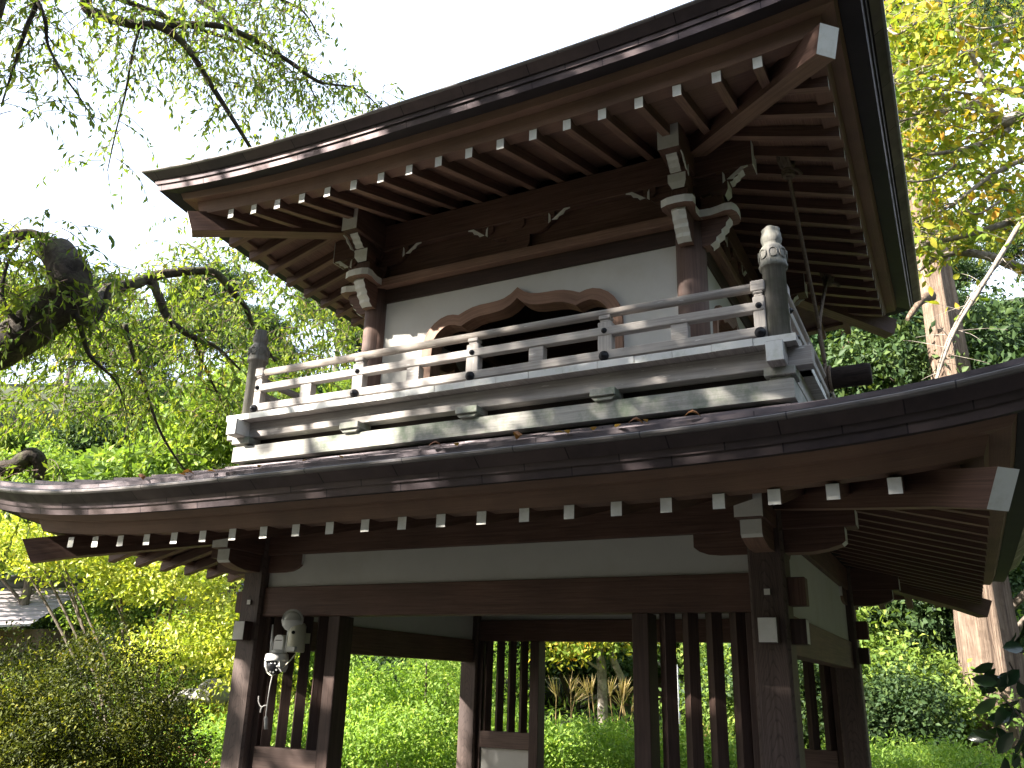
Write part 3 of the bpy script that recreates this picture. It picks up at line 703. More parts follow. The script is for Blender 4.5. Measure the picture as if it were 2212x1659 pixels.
# ---- upper storey: round columns, walls with cusped windows
for c, dirs in corner_frames(UX, UY):
    mb = MB(); mb.tube([(c[0], c[1], 3.15), (c[0], c[1], 4.275)], .093, 32, 0); part(mb, "column", [M['woodcol']])
def upper_wall(side):
    (o, w) = DIRS[side]; half = UX if side < 2 else UY; D = UY if side < 2 else UX; k = 1.0 if side < 2 else .80
    def P3(u, a, z): return (o[0] * u + w[0] * a, CY + o[1] * u + w[1] * a, z)
    hw = half - .07
    out = [(-.745, 3.15), (-.743, 3.70), (-.738, 3.775), (-.722, 3.826), (-.690, 3.880), (-.650, 3.920), (-.600, 3.950), (-.545, 3.965), (-.500, 3.963), (-.455, 3.951),
           (-.40, 3.974), (-.345, 3.991), (-.285, 3.999), (-.22, 4.000), (-.15, 4.004), (-.10, 4.013), (-.05, 4.037), (-.02, 4.060), (0, 4.077)]
    inn = [(-.662, 3.15), (-.660, 3.70), (-.657, 3.765), (-.645, 3.803), (-.625, 3.833), (-.600, 3.858), (-.568, 3.878), (-.528, 3.888), (-.480, 3.882), (-.428, 3.864),
           (-.385, 3.886), (-.335, 3.905), (-.28, 3.914), (-.22, 3.916), (-.15, 3.921), (-.10, 3.931), (-.05, 3.955), (-.02, 3.979), (0, 3.997)]
    out = [(x * k, z) for x, z in out]; inn = [(x * k if k == 1 else (x + .083) * k - .083 * 1.0, z) for x, z in inn]
    if k != 1: inn[-1] = (0, 3.997); inn[-2] = (-.012, 3.985); inn[-3] = (-.035, 3.962)
    out += [(-x, z) for x, z in out[-2::-1]]; inn += [(-x, z) for x, z in inn[-2::-1]]
    n = len(out); top = 4.17
    mb = MB(); yw = D + .018; yb = D - .03
    for y, rev in ((yw, False), (yb, True)):
        def q(pts): 
            p = [P3(y, a, z) for a, z in pts]; mb.face(p[::-1] if rev else p, 0)
        q([(-hw, 3.15), (out[0][0], 3.15), (out[1][0], out[1][1]), (-hw, out[1][1])]); q([(-out[0][0], 3.15), (hw, 3.15), (hw, out[1][1]), (-out[1][0], out[1][1])])
        q([(-hw, out[1][1]), out[1], (out[1][0], top), (-hw, top)]); q([(-out[1][0], out[1][1]), (hw, out[1][1]), (hw, top), (-out[1][0], top)])
        for i in range(1, n - 2): q([out[i], out[i + 1], (out[i + 1][0], top), (out[i][0], top)])
    wall = part(mb, "plaster_wall", [M['plaster']])
    mb = MB(); yf = D + .045; yk = D - .085
    run = 0
    for i in range(n - 1):
        a, b = out[i], out[i + 1]; c, d = inn[i], inn[i + 1]; L = math.dist(a, b); uvs = [(run, 0), (run + L, 0), (run + L, .085), (run, .085)]
        mb.face([P3(yf, *a), P3(yf, *c), P3(yf, *d), P3(yf, *b)], 0, [uvs[0], uvs[3], uvs[2], uvs[1]])
        mb.face([P3(yf, *a), P3(yf, *b), P3(yw - .02, *b), P3(yw - .02, *a)], 0, uvs)
        mb.face([P3(yf, *d), P3(yf, *c), P3(yk, *c), P3(yk, *d)], 1, [uvs[1], uvs[0], uvs[3], uvs[2]])
        mb.face([P3(yk, *a), P3(yk, *b), P3(yk, *d), P3(yk, *c)], 0, uvs)
        run += L
    part(mb, "cusped_window_frame", [M['frame'], M['frame']], wall)
    mb = MB(); mb.fbox(((0, CY), o, w), D - .05, D + .033, -hw, hw, 4.162, 4.274); part(mb, "head_beam", [M['woodblack']], wall, 0.003)
    mb = MB(); mb.fbox(((0, CY), o, w), D - .02, D + .012, -hw, hw, 4.3405, 4.60); part(mb, "frieze_board", [M['wood']], wall)
    # carved struts in relief on the frieze: bearing block, curved arm, small blocks with white carved noses
    for cx in (-half, 0, half):
        mb = MB(); yr = D + .013
        def pl(u, v, t): return P3(t, cx + u, v)
        mb.prism([(-.062, 4.3415), (.062, 4.3415), (.090, 4.392), (.090, 4.462), (-.090, 4.462), (-.090, 4.392)], yr, yr + .045, pl, 0)
        arm = [(-.235, 4.585), (-.235, 4.515), (-.21, 4.488), (-.165, 4.469), (-.10, 4.4625), (.10, 4.4625), (.165, 4.469), (.21, 4.488), (.235, 4.515), (.235, 4.585)]
        mb.prism(arm, yr, yr + .032, pl, 0)
        for s in (-1, 1):
            mb.prism([(s * .195, 4.586), (s * .195, 4.545), (s * .215, 4.522), (s * .258, 4.522), (s * .278, 4.545), (s * .278, 4.586)], yr + .001, yr + .052, pl, 0)
        mb.prism([(-.05, 4.586), (-.05, 4.545), (-.03, 4.522), (.03, 4.522), (.05, 4.545), (.05, 4.586)], yr + .001, yr + .052, pl, 0)
        for s in (-1, 1):
            mb.prism([(s * .262, 4.520), (s * .300, 4.515), (s * .315, 4.535), (s * .345, 4.545), (s * .360, 4.570), (s * .395, 4.580), (s * .392, 4.5865), (s * .350, 4.5865)], yr + .0525, yr + .058, pl, 1)
            mb.prism([(s * .235, 4.500), (s * .252, 4.515), (s * .248, 4.560), (s * .236, 4.580)], yr + .0525, yr + .057, pl, 1)
        part(mb, "carved_strut", MG, wall)
    return wall
for s in range(4): upper_wall(s)
# plate boards across the column heads, wall plates above
for side in range(4):
    (o, w) = DIRS[side]; half = UX if side < 2 else UY; D = UY if side < 2 else UX
    hl = half - .097 if side >= 2 else half + .02
    mb = MB(); mb.fbox(((0, CY), o, w), D - .095, D + .095, -hl, hl, 4.2745 if side < 2 else 4.2755, 4.340 if side < 2 else 4.339, 2); part(mb, "plate_board", MG, None, 0.004)
    e = .42
    mb = MB(); mb.fbox(((0, CY), o, w), D - .066, D + .066, -half - e, half + e, 4.588 if side < 2 else 4.600, 4.798 if side < 2 else 4.790, 0, {3: 0}); 
    ob = part(mb, "wall_plate", MG, None, 0.004)
    for s in (-1, 1):                          # whitened end grain
        mb = MB(); a0, a1 = sorted((s * (half + e), s * (half + e + .003)))
        mb.fbox(((0, CY), o, w), D - .065, D + .065, a0, a1, 4.590 if side < 2 else 4.602, 4.796 if side < 2 else 4.788, 1); part(mb, "end_cap", MG, ob)
# bracket clusters with white carved noses
for c, dirs in corner_frames(UX, UY):
    for q, (d, w) in enumerate(dirs):
        pl = lambda u, v, t: (c[0] + d[0] * u + w[0] * t, c[1] + d[1] * u + w[1] * t, v)
        ph = lambda u, v, t: (c[0] + d[0] * u + w[0] * v, c[1] + d[1] * u + w[1] * v, t)
        dz = .0015 * q
        mb = MB()                              # ogee-ended plate
        plate = [(.05, -.094), (.10, -.084), (.15, -.080), (.20, -.090), (.24, -.103), (.285, -.098), (.305, -.055), (.310, 0), (.305, .055), (.285, .098), (.24, .103), (.20, .090), (.15, .080), (.10, .084), (.05, .094)]
        mb.prism(plate, 4.286 + dz, 4.3365 + dz, ph, 2, lambda i: 1 if i < 14 else 0, 2)
        part(mb, "plate_nose", MG)
        mb = MB()                              # carved beam nose below
        nose = [(.05, 4.2855), (.245, 4.2855), (.258, 4.262), (.236, 4.238), (.232, 4.214), (.205, 4.196), (.204, 4.172), (.172, 4.152), (.168, 4.128), (.132, 4.105), (.05, 4.105)]
        hw = .044
        for i in range(1, 9):                  # the end is a shallow ridge, both halves painted white
            a, b = nose[i], nose[i + 1]
            mb.face([pl(a[0], a[1], -hw), pl(a[0] + .008, a[1], 0), pl(b[0] + .008, b[1], 0), pl(b[0], b[1], -hw)], 1)
            mb.face([pl(a[0] + .008, a[1], 0), pl(a[0], a[1], hw), pl(b[0], b[1], hw), pl(b[0] + .008, b[1], 0)], 1)
        for t in (-hw, hw): mb.face([pl(u, v, t) for u, v in nose], 0)
        mb.face([pl(.132, 4.105, -hw), pl(.132, 4.105, hw), pl(.05, 4.105, hw), pl(.05, 4.105, -hw)], 2)
        part(mb, "carved_nose", MG)
        mb = MB()                              # arm, bearing block and the small nose under the wall plate
        mb.prism([(0, 4.340), (.175, 4.340), (.215, 4.362), (.225, 4.39), (.225, 4.428), (0, 4.428)], -.058, .058, pl, 0, lambda i: 2 if i < 2 else 0)
        part(mb, "bracket_arm", MG)
        mb = MB(); mb.fbox((c, d, w), .150, .262, -.056, .056, 4.462, 4.5195, 0, {3: 1})
        a0 = [pl(.172, 4.4285, -.038), pl(.238, 4.4285, -.038), pl(.238, 4.4285, .038), pl(.172, 4.4285, .038)]; b0 = [pl(.150, 4.462, -.056), pl(.262, 4.462, -.056), pl(.262, 4.462, .056), pl(.150, 4.462, .056)]
        for i in range(4):
            j = (i + 1) % 4; mb.face([a0[i], a0[j], b0[j], b0[i]], 1 if i == 1 else 0)
        part(mb, "bearing_block", MG)
        mb = MB(); small = [(0, 4.599), (.362, 4.599), (.352, 4.582), (.330, 4.570), (.322, 4.552), (.298, 4.540), (.290, 4.522), (.272, 4.5195), (0, 4.5195)]
        mb.prism(small, -.034, .034, pl, 0, lambda i: 1 if 1 <= i <= 6 else 0); part(mb, "carved_nose", MG)
# dark ceiling inside the upper room
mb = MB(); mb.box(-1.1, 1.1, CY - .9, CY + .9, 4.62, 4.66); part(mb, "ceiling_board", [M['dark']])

# ================================================================== things on the gate
# bell striker: a log slung from two ropes tied round the side rafters
st = empty("bell_striker", (1.72, CY, 3.52)); tag(st, "dark log bell striker slung on two ropes at the gate's right side", "bell striker")
mb = MB(); mb.tube([(1.30, CY, 3.505), (1.36, CY, 3.507), (2.05, CY, 3.512), (2.075, CY, 3.512)], [.066, .072, .073, .068], 18, 0); under(mb.build("log", [M['log']]), st)
for y0, x0, z0 in ((.56, 1.79, 4.655), (2.27, 1.80, 4.655)):
    mb = MB(); knot = Vector((1.785, 1.47 if y0 < 1 else 1.49, 3.885)); end = Vector((1.80, 1.47 if y0 < 1 else 1.505, 3.575))
    mb.tube(smooth_path([(x0, y0, z0), (x0 - .003, y0 + (.05 if y0 < 1 else -.05), z0 - .075), knot, end], 6), .0125, 7, 0)
    for k in range(4):                         # turns round the rafter and a knot under it
        mb.tube([(x0 - .03 + .018 * k + .012 * math.cos(t), y0 + .045 * math.cos(t), z0 - .005 + .06 * math.sin(t)) for t in [2 * PI * j / 14 for j in range(15)]], .011, 6, 0, False)
    for k in range(3):
        mb.tube([(x0 + .03 * math.cos(t), y0 + (.03 if y0 < 1 else -.03) + .03 * math.sin(t), z0 - .075 - .018 * k + .006 * math.sin(t)) for t in [2 * PI * j / 12 for j in range(13)]], .012, 6, 0, False)
    mb.tube([(x0 + .02, y0, z0 - .08), (x0 + .06, y0 + .03, z0 - .09), (x0 + .075, y0 + .035, z0 - .12)], .012, 6, 0)
    under(mb.build("rope", [M['rope']]), st)
mb = MB()
for x in (1.775, 1.80, 1.825): mb.tube([(x, CY + .079 * math.cos(t), 3.51 + .079 * math.sin(t)) for t in [2 * PI * j / 20 for j in range(21)]], .011, 6, 0, False)
under(mb.build("lashing", [M['rope']]), st)

# security camera and lamp on the left lattice
sec = empty("security_camera", (-1.30, 0.05, 1.68)); tag(sec, "white pan and tilt security camera with two upright aerials on the left post lattice", "security camera")
mb = MB()
mb.prism([(-.036, 1.690), (.036, 1.690), (.036, 1.752), (.030, 1.772), (.016, 1.784), (-.016, 1.784), (-.030, 1.772), (-.036, 1.752)], -.012, .045, lambda u, v, t: (-1.288 + u, -.035 + t, v), 0)
mb.tube([(-1.29, -.030, 1.676), (-1.29, -.030, 1.694), (-1.29, -.030, 1.700)], [.045, .045, .03], 20, 0)
under(mb.build("bracket", [M['plasticw']]), sec)
mb = MB(); mb.box(-1.312, -1.262, -.0485, -.0465, 1.750, 1.755); under(mb.build("bracket_slot", [M['blackgloss']]), sec)
mb = MB(); mb.tube([(-1.297, -.035, 1.632), (-1.297, -.035, 1.640), (-1.297, -.035, 1.672), (-1.297, -.035, 1.678)], [.066, .071, .066, .060], 28, 0); under(mb.build("housing", [M['plasticw']]), sec)
mb = MB(); mb.box(-1.312, -1.282, -.1045, -.1030, 1.655, 1.6585); under(mb.build("name_plate", [M['cable']]), sec)
for s in (-1, 1):
    mb = MB(); mb.prism([(-.040, 1.633), (.036, 1.633), (.040, 1.600), (.022, 1.572), (-.012, 1.572), (-.034, 1.600)], 0, .014, lambda u, v, t: (-1.297 + s * .052 + t * s - (.007 * s), -.035 + u, v), 0); under(mb.build("yoke", [M['plasticw']]), sec)
mb = MB(); mb.lathe([(.005, 1.556), (.028, 1.560), (.043, 1.574), (.049, 1.598), (.046, 1.622), (.038, 1.634)], (-1.297, -.040, 0), 24, 0); head = under(mb.build("lens_head", [M['blackgloss']]), sec)
mb = MB()
for k in range(8):
    t = 2 * PI * k / 8 + .3; q = Vector((-1.297 + .031 * math.cos(t) + .018, -.083 + .006 * abs(math.cos(t)), 1.596 + .028 * math.sin(t)))
    mb.tube([q + Vector((-.004, .006, 0)), q + Vector((.0015, -.0045, 0))], .0052, 8, 0)
under(mb.build("infrared_light", [M['led']]), sec)
for a, b in (((-1.352, -.03, 1.680), (-1.362, -.03, 1.845)), ((-1.240, -.03, 1.680), (-1.236, -.03, 1.830))):
    mb = MB(); mb.tube([a, [a[i] + (b[i] - a[i]) * .3 for i in range(3)], b], [.0095, .0085, .0045], 10, 0); under(mb.build("aerial", [M['plasticw']]), sec)
mb = MB()
mb.tube(smooth_path([(-1.305, -.045, 1.563), (-1.312, -.05, 1.48), (-1.316, -.05, 1.394), (-1.317, -.05, 1.32)], 5), .0038, 6, 0)
mb.tube([(-1.317, -.05, 1.325), (-1.314, -.05, 1.312), (-1.304, -.05, 1.255)], [.006, .0115, .0115], 10, 0)
mb.tube(smooth_path([(-1.316, -.05, 1.385), (-1.335, -.05, 1.383), (-1.360, -.05, 1.375), (-1.384, -.05, 1.400), (-1.389, -.05, 1.434)], 4), .004, 6, 0)
mb.tube(smooth_path([(-1.352, -.05, 1.378), (-1.360, -.05, 1.362), (-1.362, -.05, 1.343)], 4), .0045, 6, 0)
under(mb.build("lead", [M['cable']]), sec)
fl = empty("motion_lamp", (-1.18, 0.05, 1.80)); tag(fl, "cream motion sensor lamp with a round frosted head beside the security camera", "lamp")
aim = Vector((.35, -.93, -.12)).normalized(); hc = Vector((-1.196, -.045, 1.868))
mb = MB(); mb.tube([hc - aim * .05, hc - aim * .02, hc, hc + aim * .012, hc + aim * .012], [.032, .056, .066, .066, .052], 28, 0, False); under(mb.build("lamp_head", [M['plasticw']]), fl)
mb = MB(); mb.tube([hc + aim * .004, hc + aim * .0125, hc + aim * .0165], [.053, .053, .028], 28, 0); under(mb.build("lens", [M['lens']]), fl)
mb = MB(); mb.tube([(-1.176, -.015, 1.685), (-1.176, -.015, 1.692), (-1.180, -.015, 1.835), (-1.182, -.015, 1.845)], [.047, .052, .052, .044], 24, 0); under(mb.build("body", [M['plasticc']]), fl)
mb = MB(); mb.tube([(-1.163, -.0655, 1.797), (-1.161, -.0715, 1.797)], .0105, 14, 0); under(mb.build("light_sensor", [M['blackgloss']]), fl)
mb = MB(); mb.prism([(-.030, 1.688), (.030, 1.688), (.030, 1.716), (-.030, 1.716)], -.078, -.055, lambda u, v, t: (-1.163 + u, t + .0, v), 0); under(mb.build("motion_sensor", [M['lens']]), fl)
mb = MB(); mb.tube(smooth_path([(-1.165, -.02, 1.68), (-1.19, -.035, 1.64), (-1.23, -.045, 1.600), (-1.30, -.05, 1.553), (-1.36, -.03, 1.567), (-1.41, .03, 1.563)], 6), .0045, 6, 0); under(mb.build("lead", [M['plasticc']]), fl)
mb = MB(); mb.box(-1.20, -1.155, .03, .08, 1.74, 1.80); under(mb.build("mount", [M['plasticc']]), fl)

# fallen leaves on the lower roof
def roof_z(y, x=0):
    u = .085 - y; a = abs(x) / (LX + u); t = max(0.0, 1.226 - u)
    return 2.492 + t * (.312 + .03 * t) + .072 * ((LX + u) / (LX + .935)) ** 5 * a ** 5
FL = [(1497, 903, 1), (1118, 953, 1), (1225, 938, 0), (1208, 942, 0), (1335, 925, 0), (1375, 922, 1), (940, 975, 1), (985, 970, 0), (404, 1032, 1), (455, 1023, 0), (478, 1022, 0), (392, 1028, 0), (735, 1000, 0), (660, 1012, 0), (1395, 912, 0), (305, 1038, 1), (560, 1018, 0), (1282, 932, 0)]
for i, (px, py, big) in enumerate(FL):
    d = (RF + RR * ((px - 1106) / FD) + RD * ((py - 829.5) / FD)); best = None
    for k in range(200):
        q = CAM + d * (3.0 + k * .02)
        if q.y > -1.10 and q.z <= roof_z(q.y, q.x) + .012: best = q; break
    if best is None:
        t = (-0.95 - CAM.y) / d.y; q = CAM + d * t; best = Vector((q.x, q.y, roof_z(q.y, q.x)))
    best.z = roof_z(best.y, best.x) + .018
    mb = MB(); n = 4; L = .062 if big else .045; W = .042 if big else .026; a = random.uniform(0, 6); cu = .028 if big else .012
    rows = []
    for j in range(n + 1):
        t = j / n; w = W * math.sin(PI * min(.98, t * .9 + .08)) * .5; zz = cu * math.sin(t * PI) * (1 if big else .6)
        rows.append([(L * (t - .5), -w, zz * .3 + cu * .5 * (w / W)), (L * (t - .5), 0, zz), (L * (t - .5), w, zz * .4 + cu * .9 * (w / W))])
    ca, sa = math.cos(a), math.sin(a)
    tr = lambda p: (best.x + p[0] * ca - p[1] * sa, best.y + p[0] * sa + p[1] * ca, best.z + p[2])
    for j in range(n):
        for k in range(2): mb.face([tr(rows[j][k]), tr(rows[j + 1][k]), tr(rows[j + 1][k + 1]), tr(rows[j][k + 1])], 0)
    o = mb.build("fallen_leaf", [M['deadleaf']]); at = o.data.attributes.new("rnd", 'FLOAT', 'FACE'); at.data.foreach_set("value", [random.uniform(0, .5) if big else random.uniform(.5, 1)] * len(o.data.polygons))
    tag(o, "curled brown fallen leaf lying on the lower copper roof" if big else "small flat orange fallen leaf lying on the lower copper roof", "leaf", "fallen leaves on the lower roof")

# ================================================================== GROUND
def sstep(a, b, x):
    t = np.clip((x - a) / (b - a), 0, 1); return t * t * (3 - 2 * t)
FH = np.array([RF.x, RF.y]) / math.hypot(RF.x, RF.y); RH = np.array([RR.x, RR.y]) / math.hypot(RR.x, RR.y)
def gh(x, y):
    x = np.asarray(x, float); y = np.asarray(y, float)
    dx, dy = x - CAM.x, y - CAM.y
    f = dx * FH[0] + dy * FH[1]; s = dx * RH[0] + dy * RH[1]
    h = 0.55 * sstep(8.5, 15, f) + 1.2 * sstep(14, 24, f)
    h = h + sstep(24, 95, f + 0.15 * np.abs(s)) * (27 + 5 * np.sin(s * .03 + 1)) + 0.9 * sstep(14, 40, np.abs(s)) * np.clip(f, 0, 10) * .2
    h = h + 9 * sstep(18, 60, s) * sstep(-5, 12, f)
    h = h + 0.12 * np.sin(x * 1.3) * np.sin(y * 1.1) * sstep(6.5, 9, f)
    return h
def ghf(x, y): return float(gh(x, y))
n = 150
g1 = np.concatenate([-np.geomspace(1, 600, n // 2)[::-1] + 0.9, np.geomspace(1, 600, n // 2) - 0.9]); 
gx = np.unique(np.concatenate([g1, np.linspace(-40, 40, 81)])); gy = gx.copy()
XX, YY = np.meshgrid(gx, gy + 1.5); ZZ = gh(XX, YY) - 0.02
me = bpy.data.meshes.new("ground"); nx, ny = len(gx), len(gy)
vv = np.stack([XX, YY, ZZ], -1).reshape(-1, 3); idx = np.arange(nx * ny).reshape(ny, nx)
ff = np.stack([idx[:-1, :-1], idx[:-1, 1:], idx[1:, 1:], idx[1:, :-1]], -1).reshape(-1, 4)
me.from_pydata(vv.tolist(), [], ff.tolist()); me.polygons.foreach_set("use_smooth", [True] * len(ff)); me.materials.append(M['ground']); me.update()
gr = bpy.data.objects.new("ground", me); col.objects.link(gr); tag(gr, kind='structure')

# ================================================================== TREES AND PLANTS
def limb(mb, pts, rads, n=8, jitter=0.0, k=5):
    p = smooth_path(pts, k); r = np.interp(np.linspace(0, 1, len(p)), np.linspace(0, 1, len(rads)), rads)
    if jitter:
        r = r * (1 + jitter * np.array([random.uniform(-1, 1) for _ in r]))
    mb.tube(p, list(r), n, 0)
    return p
def twigs(starts, length, droop, steps=7, g=None, spread=0.5, dirs=None, upfirst=0.0):
    """thin shoots that leave the limb and hang; returns a list of polylines"""
    out = []
    for i, s in enumerate(starts):
        d = dirs[i] if dirs is not None else unit(g.normal(size=(1, 3)) * [1, 1, .4])[0]
        d = d.copy(); d[2] += upfirst; L = length * g.uniform(.45, 1.25); p = np.array(s, float); pts = [p.copy()]
        for k in range(steps):
            d = d + np.array([g.normal(0, .10), g.normal(0, .10), -droop * (0.6 + k / steps)]); d = d / np.linalg.norm(d)
            p = p + d * L / steps; pts.append(p.copy())
        out.append(np.array(pts))
    return out
def twig_leaves(tw, gap, g, skip=0.1, hang=0.6):
    pos, ax, nr, rn = [], [], [], []
    for t in tw:
        seg = np.linalg.norm(np.diff(t, axis=0), axis=1); cum = np.concatenate([[0], np.cumsum(seg)]); L = cum[-1]; k = max(2, int(L * (1 - skip) / gap))
        s = np.linspace(L * skip, L, k) + g.normal(0, gap * .2, k)
        p = np.stack([np.interp(s, cum, t[:, j]) for j in range(3)], 1)
        d = np.stack([np.interp(np.minimum(s + .03, L + .03), cum, t[:, j]) - np.interp(s - .03, cum, t[:, j]) for j in range(3)], 1)
        a = unit(d) * .6 + g.normal(size=(k, 3)) * .55; a[:, 2] -= hang
        nn = g.normal(size=(k, 3)); nn[:, 2] += .4; base = g.beta(2, 2.2)
        pos.append(p); ax.append(unit(a)); nr.append(unit(nn)); rn.append(np.clip(base * .6 + g.uniform(0, .42, k), 0, 1))
    return [np.concatenate(x) for x in (pos, ax, nr, rn)]
def twig_mesh(name, tw, r, m, parent=None, n=3):
    mb = MB()
    for t in tw: mb.tube([Vector(p) for p in t], list(np.linspace(r, r * .35, len(t))), n, 0, False)
    return mb.build(name, [m], parent)

# ---- weeping cherry at the left, behind the gate's left end
g = np.random.default_rng(3)
wc = empty("weeping_cherry", (0, 0, 0)); base = P(-420, 1500, 7.6); 
tag(wc, "weeping cherry with a thick dark mossy trunk leaning in from the left edge", "tree")
wc.location = (base.x, base.y, ghf(base.x, base.y))
mb = MB(); limbs = []
limbs.append(limb(mb, [Vector(wc.location) - Vector((0, 0, .2)), P(-330, 1150, 7.5), P(-230, 900, 7.4), P(-100, 795, 7.3), P(20, 740, 7.2), P(90, 690, 7.2), P(140, 640, 7.2), P(150, 595, 7.2), P(125, 548, 7.3), P(90, 540, 7.4)], [.30, .27, .24, .20, .175, .17, .165, .17, .14, .08], 18, .07))
under(mb.build("trunk", [M['barkdark']]), wc)
mb = MB()
B = []
def br(pts, r): B.append(limb(mb, [P(*q) for q in pts], r, 8, .06))
br([(-160, 820, 7.3), (-60, 640, 7.5), (-20, 540, 7.8), (60, 505, 8.0), (105, 520, 8.0)], [.12, .09, .07, .05, .03])
br([(-230, 930, 7.5), (-120, 400, 7.5), (60, -180, 7.6), (178, -60, 7.9), (186, 10, 8.0), (204, 28, 8.0), (262, 47, 8.0), (310, 54, 8.0), (346, 57, 8.0), (400, 98, 8.0), (460, 190, 8.1), (512, 272, 8.2), (548, 332, 8.3), (580, 400, 8.4)], [.14, .11, .08, .058, .056, .052, .046, .042, .040, .032, .026, .022, .018, .012])
br([(346, 57, 8.0), (430, 52, 8.1), (492, 61, 8.2), (560, 92, 8.3), (620, 130, 8.4), (680, 172, 8.5), (715, 182, 8.6), (765, 190, 8.7), (805, 217, 8.7), (830, 262, 8.8)], [.034, .030, .028, .025, .021, .018, .014, .010, .008, .005])
br([(186, -40, 8.0), (255, -5, 8.3), (335, 27, 8.4), (420, 60, 8.6), (520, 95, 8.8), (600, 150, 8.9)], [.040, .032, .027, .020, .014, .008])
br([(-100, -150, 7.0), (30, -70, 7.0), (78, -5, 7.1), (56, 62, 7.1), (36, 125, 7.1), (20, 175, 7.1), (2, 230, 7.1)], [.05, .035, .022, .019, .015, .011, .006])
br([(78, -5, 7.1), (98, 45, 7.1), (104, 98, 7.2), (140, 165, 7.2), (175, 215, 7.3), (205, 265, 7.3)], [.020, .017, .013, .010, .008, .004])
br([(302, 56, 8.0), (285, 120, 7.9), (270, 205, 7.9), (250, 285, 7.9), (232, 370, 8.0)], [.016, .013, .010, .008, .004])
br([(400, -20, 9), (470, 30, 9.0), (560, 110, 9.1), (640, 140, 9.2), (690, 230, 9.2)], [.03, .024, .018, .012, .006])
br([(520, -60, 9.0), (600, -5, 9.2), (655, 25, 9.3), (690, 80, 9.4)], [.03, .02, .012, .006])
br([(150, 640, 7.3), (195, 668, 7.6), (240, 625, 8.0), (288, 614, 8.2), (326, 600, 8.4), (362, 591, 8.5), (457, 587, 8.7), (500, 628, 8.8), (532, 668, 8.9), (552, 715, 9.0), (600, 790, 9.1)], [.09, .07, .062, .058, .056, .048, .042, .036, .030, .024, .012])
br([(326, 602, 8.4), (345, 645, 8.3), (363, 690, 8.3), (395, 715, 8.4), (432, 735, 8.5), (470, 752, 8.6), (520, 800, 8.7)], [.050, .045, .040, .035, .028, .02, .01])
br([(160, 680, 7.2), (195, 700, 7.3), (222, 672, 7.4), (232, 625, 7.4), (250, 610, 7.5)], [.03, .024, .02, .016, .01])
br([(40, 695, 7.0), (12, 665, 7.0), (4, 620, 7.1), (20, 560, 7.2), (40, 530, 7.3)], [.026, .022, .018, .014, .01])
br([(170, 690, 7.3), (190, 760, 7.4), (215, 790, 7.4), (255, 830, 7.5), (275, 900, 7.6)], [.025, .02, .014, .01, .005])
br([(270, 700, 8.2), (285, 760, 8.3), (310, 830, 8.4), (345, 930, 8.5), (395, 1010, 8.6), (440, 1050, 8.7)], [.025, .022, .018, .014, .01, .005])
br([(420, 740, 8.5), (445, 800, 8.8), (480, 870, 9.0), (520, 960, 9.1), (560, 1010, 9.2)], [.015, .014, .012, .01, .005])
br([(-120, 1060, 7.4), (-20, 1018, 7.3), (30, 1008, 7.3), (66, 985, 7.3), (86, 1000, 7.3), (80, 1040, 7.3), (60, 1080, 7.4)], [.09, .08, .075, .075, .06, .04, .02])
under(mb.build("branches", [M['barkdark']]), wc)
starts = []; tw = []
for b in B[1:]:
    for q in b[::1]:
        r = 1
        for _ in range(r): starts.append(np.array(q) + g.normal(0, .05, 3))
starts = [s for s in starts]
tw += twigs(starts, .62, .28, 6, g)
# long hanging shoots of the top-left sprays, from the limbs above the picture
pool = []
for _ in range(190): pool.append(np.array(P(g.uniform(-60, 520), g.uniform(-160, 130), g.uniform(7.2, 9.6))))
for _ in range(330): pool.append(np.array(P(g.uniform(360, 700), g.uniform(-130, 190), g.uniform(8.2, 9.8))))
for _ in range(80): pool.append(np.array(P(g.uniform(500, 850), g.uniform(150, 250), g.uniform(8.6, 9.6))))
pool = [p for p in pool]
tw2 = twigs(pool, .62, .34, 7, g)
# the leafy mass behind, left of the upper roof
pool = []
for _ in range(1150):
    x = g.uniform(-60, 800); top = np.interp(x, [-60, 60, 170, 260, 330, 420, 520, 640, 800], [560, 560, 640, 640, 560, 470, 500, 560, 640])
    y = g.uniform(top, np.interp(x, [-60, 200, 520, 800], [930, 900, 900, 780])); pool.append(np.array(P(x, y, g.uniform(8.3, 11.5))))
for _ in range(130): pool.append(np.array(P(g.uniform(-40, 190), g.uniform(490, 700), g.uniform(6.9, 7.6))))
tw3 = twigs(pool, .5, .22, 6, g)
for t, nm, r in ((tw, "twigs", .005), (tw2, "twigs", .0045), (tw3, "twigs", .005)):
    under(twig_mesh(nm, t, r, M['twig']), wc)
for t, gap in ((tw, .045), (tw2, .052), (tw3, .030)):
    under(leaves_from("foliage", twig_leaves(t, gap, g), .078, .027, M['l_willow'], fold=.12), wc)

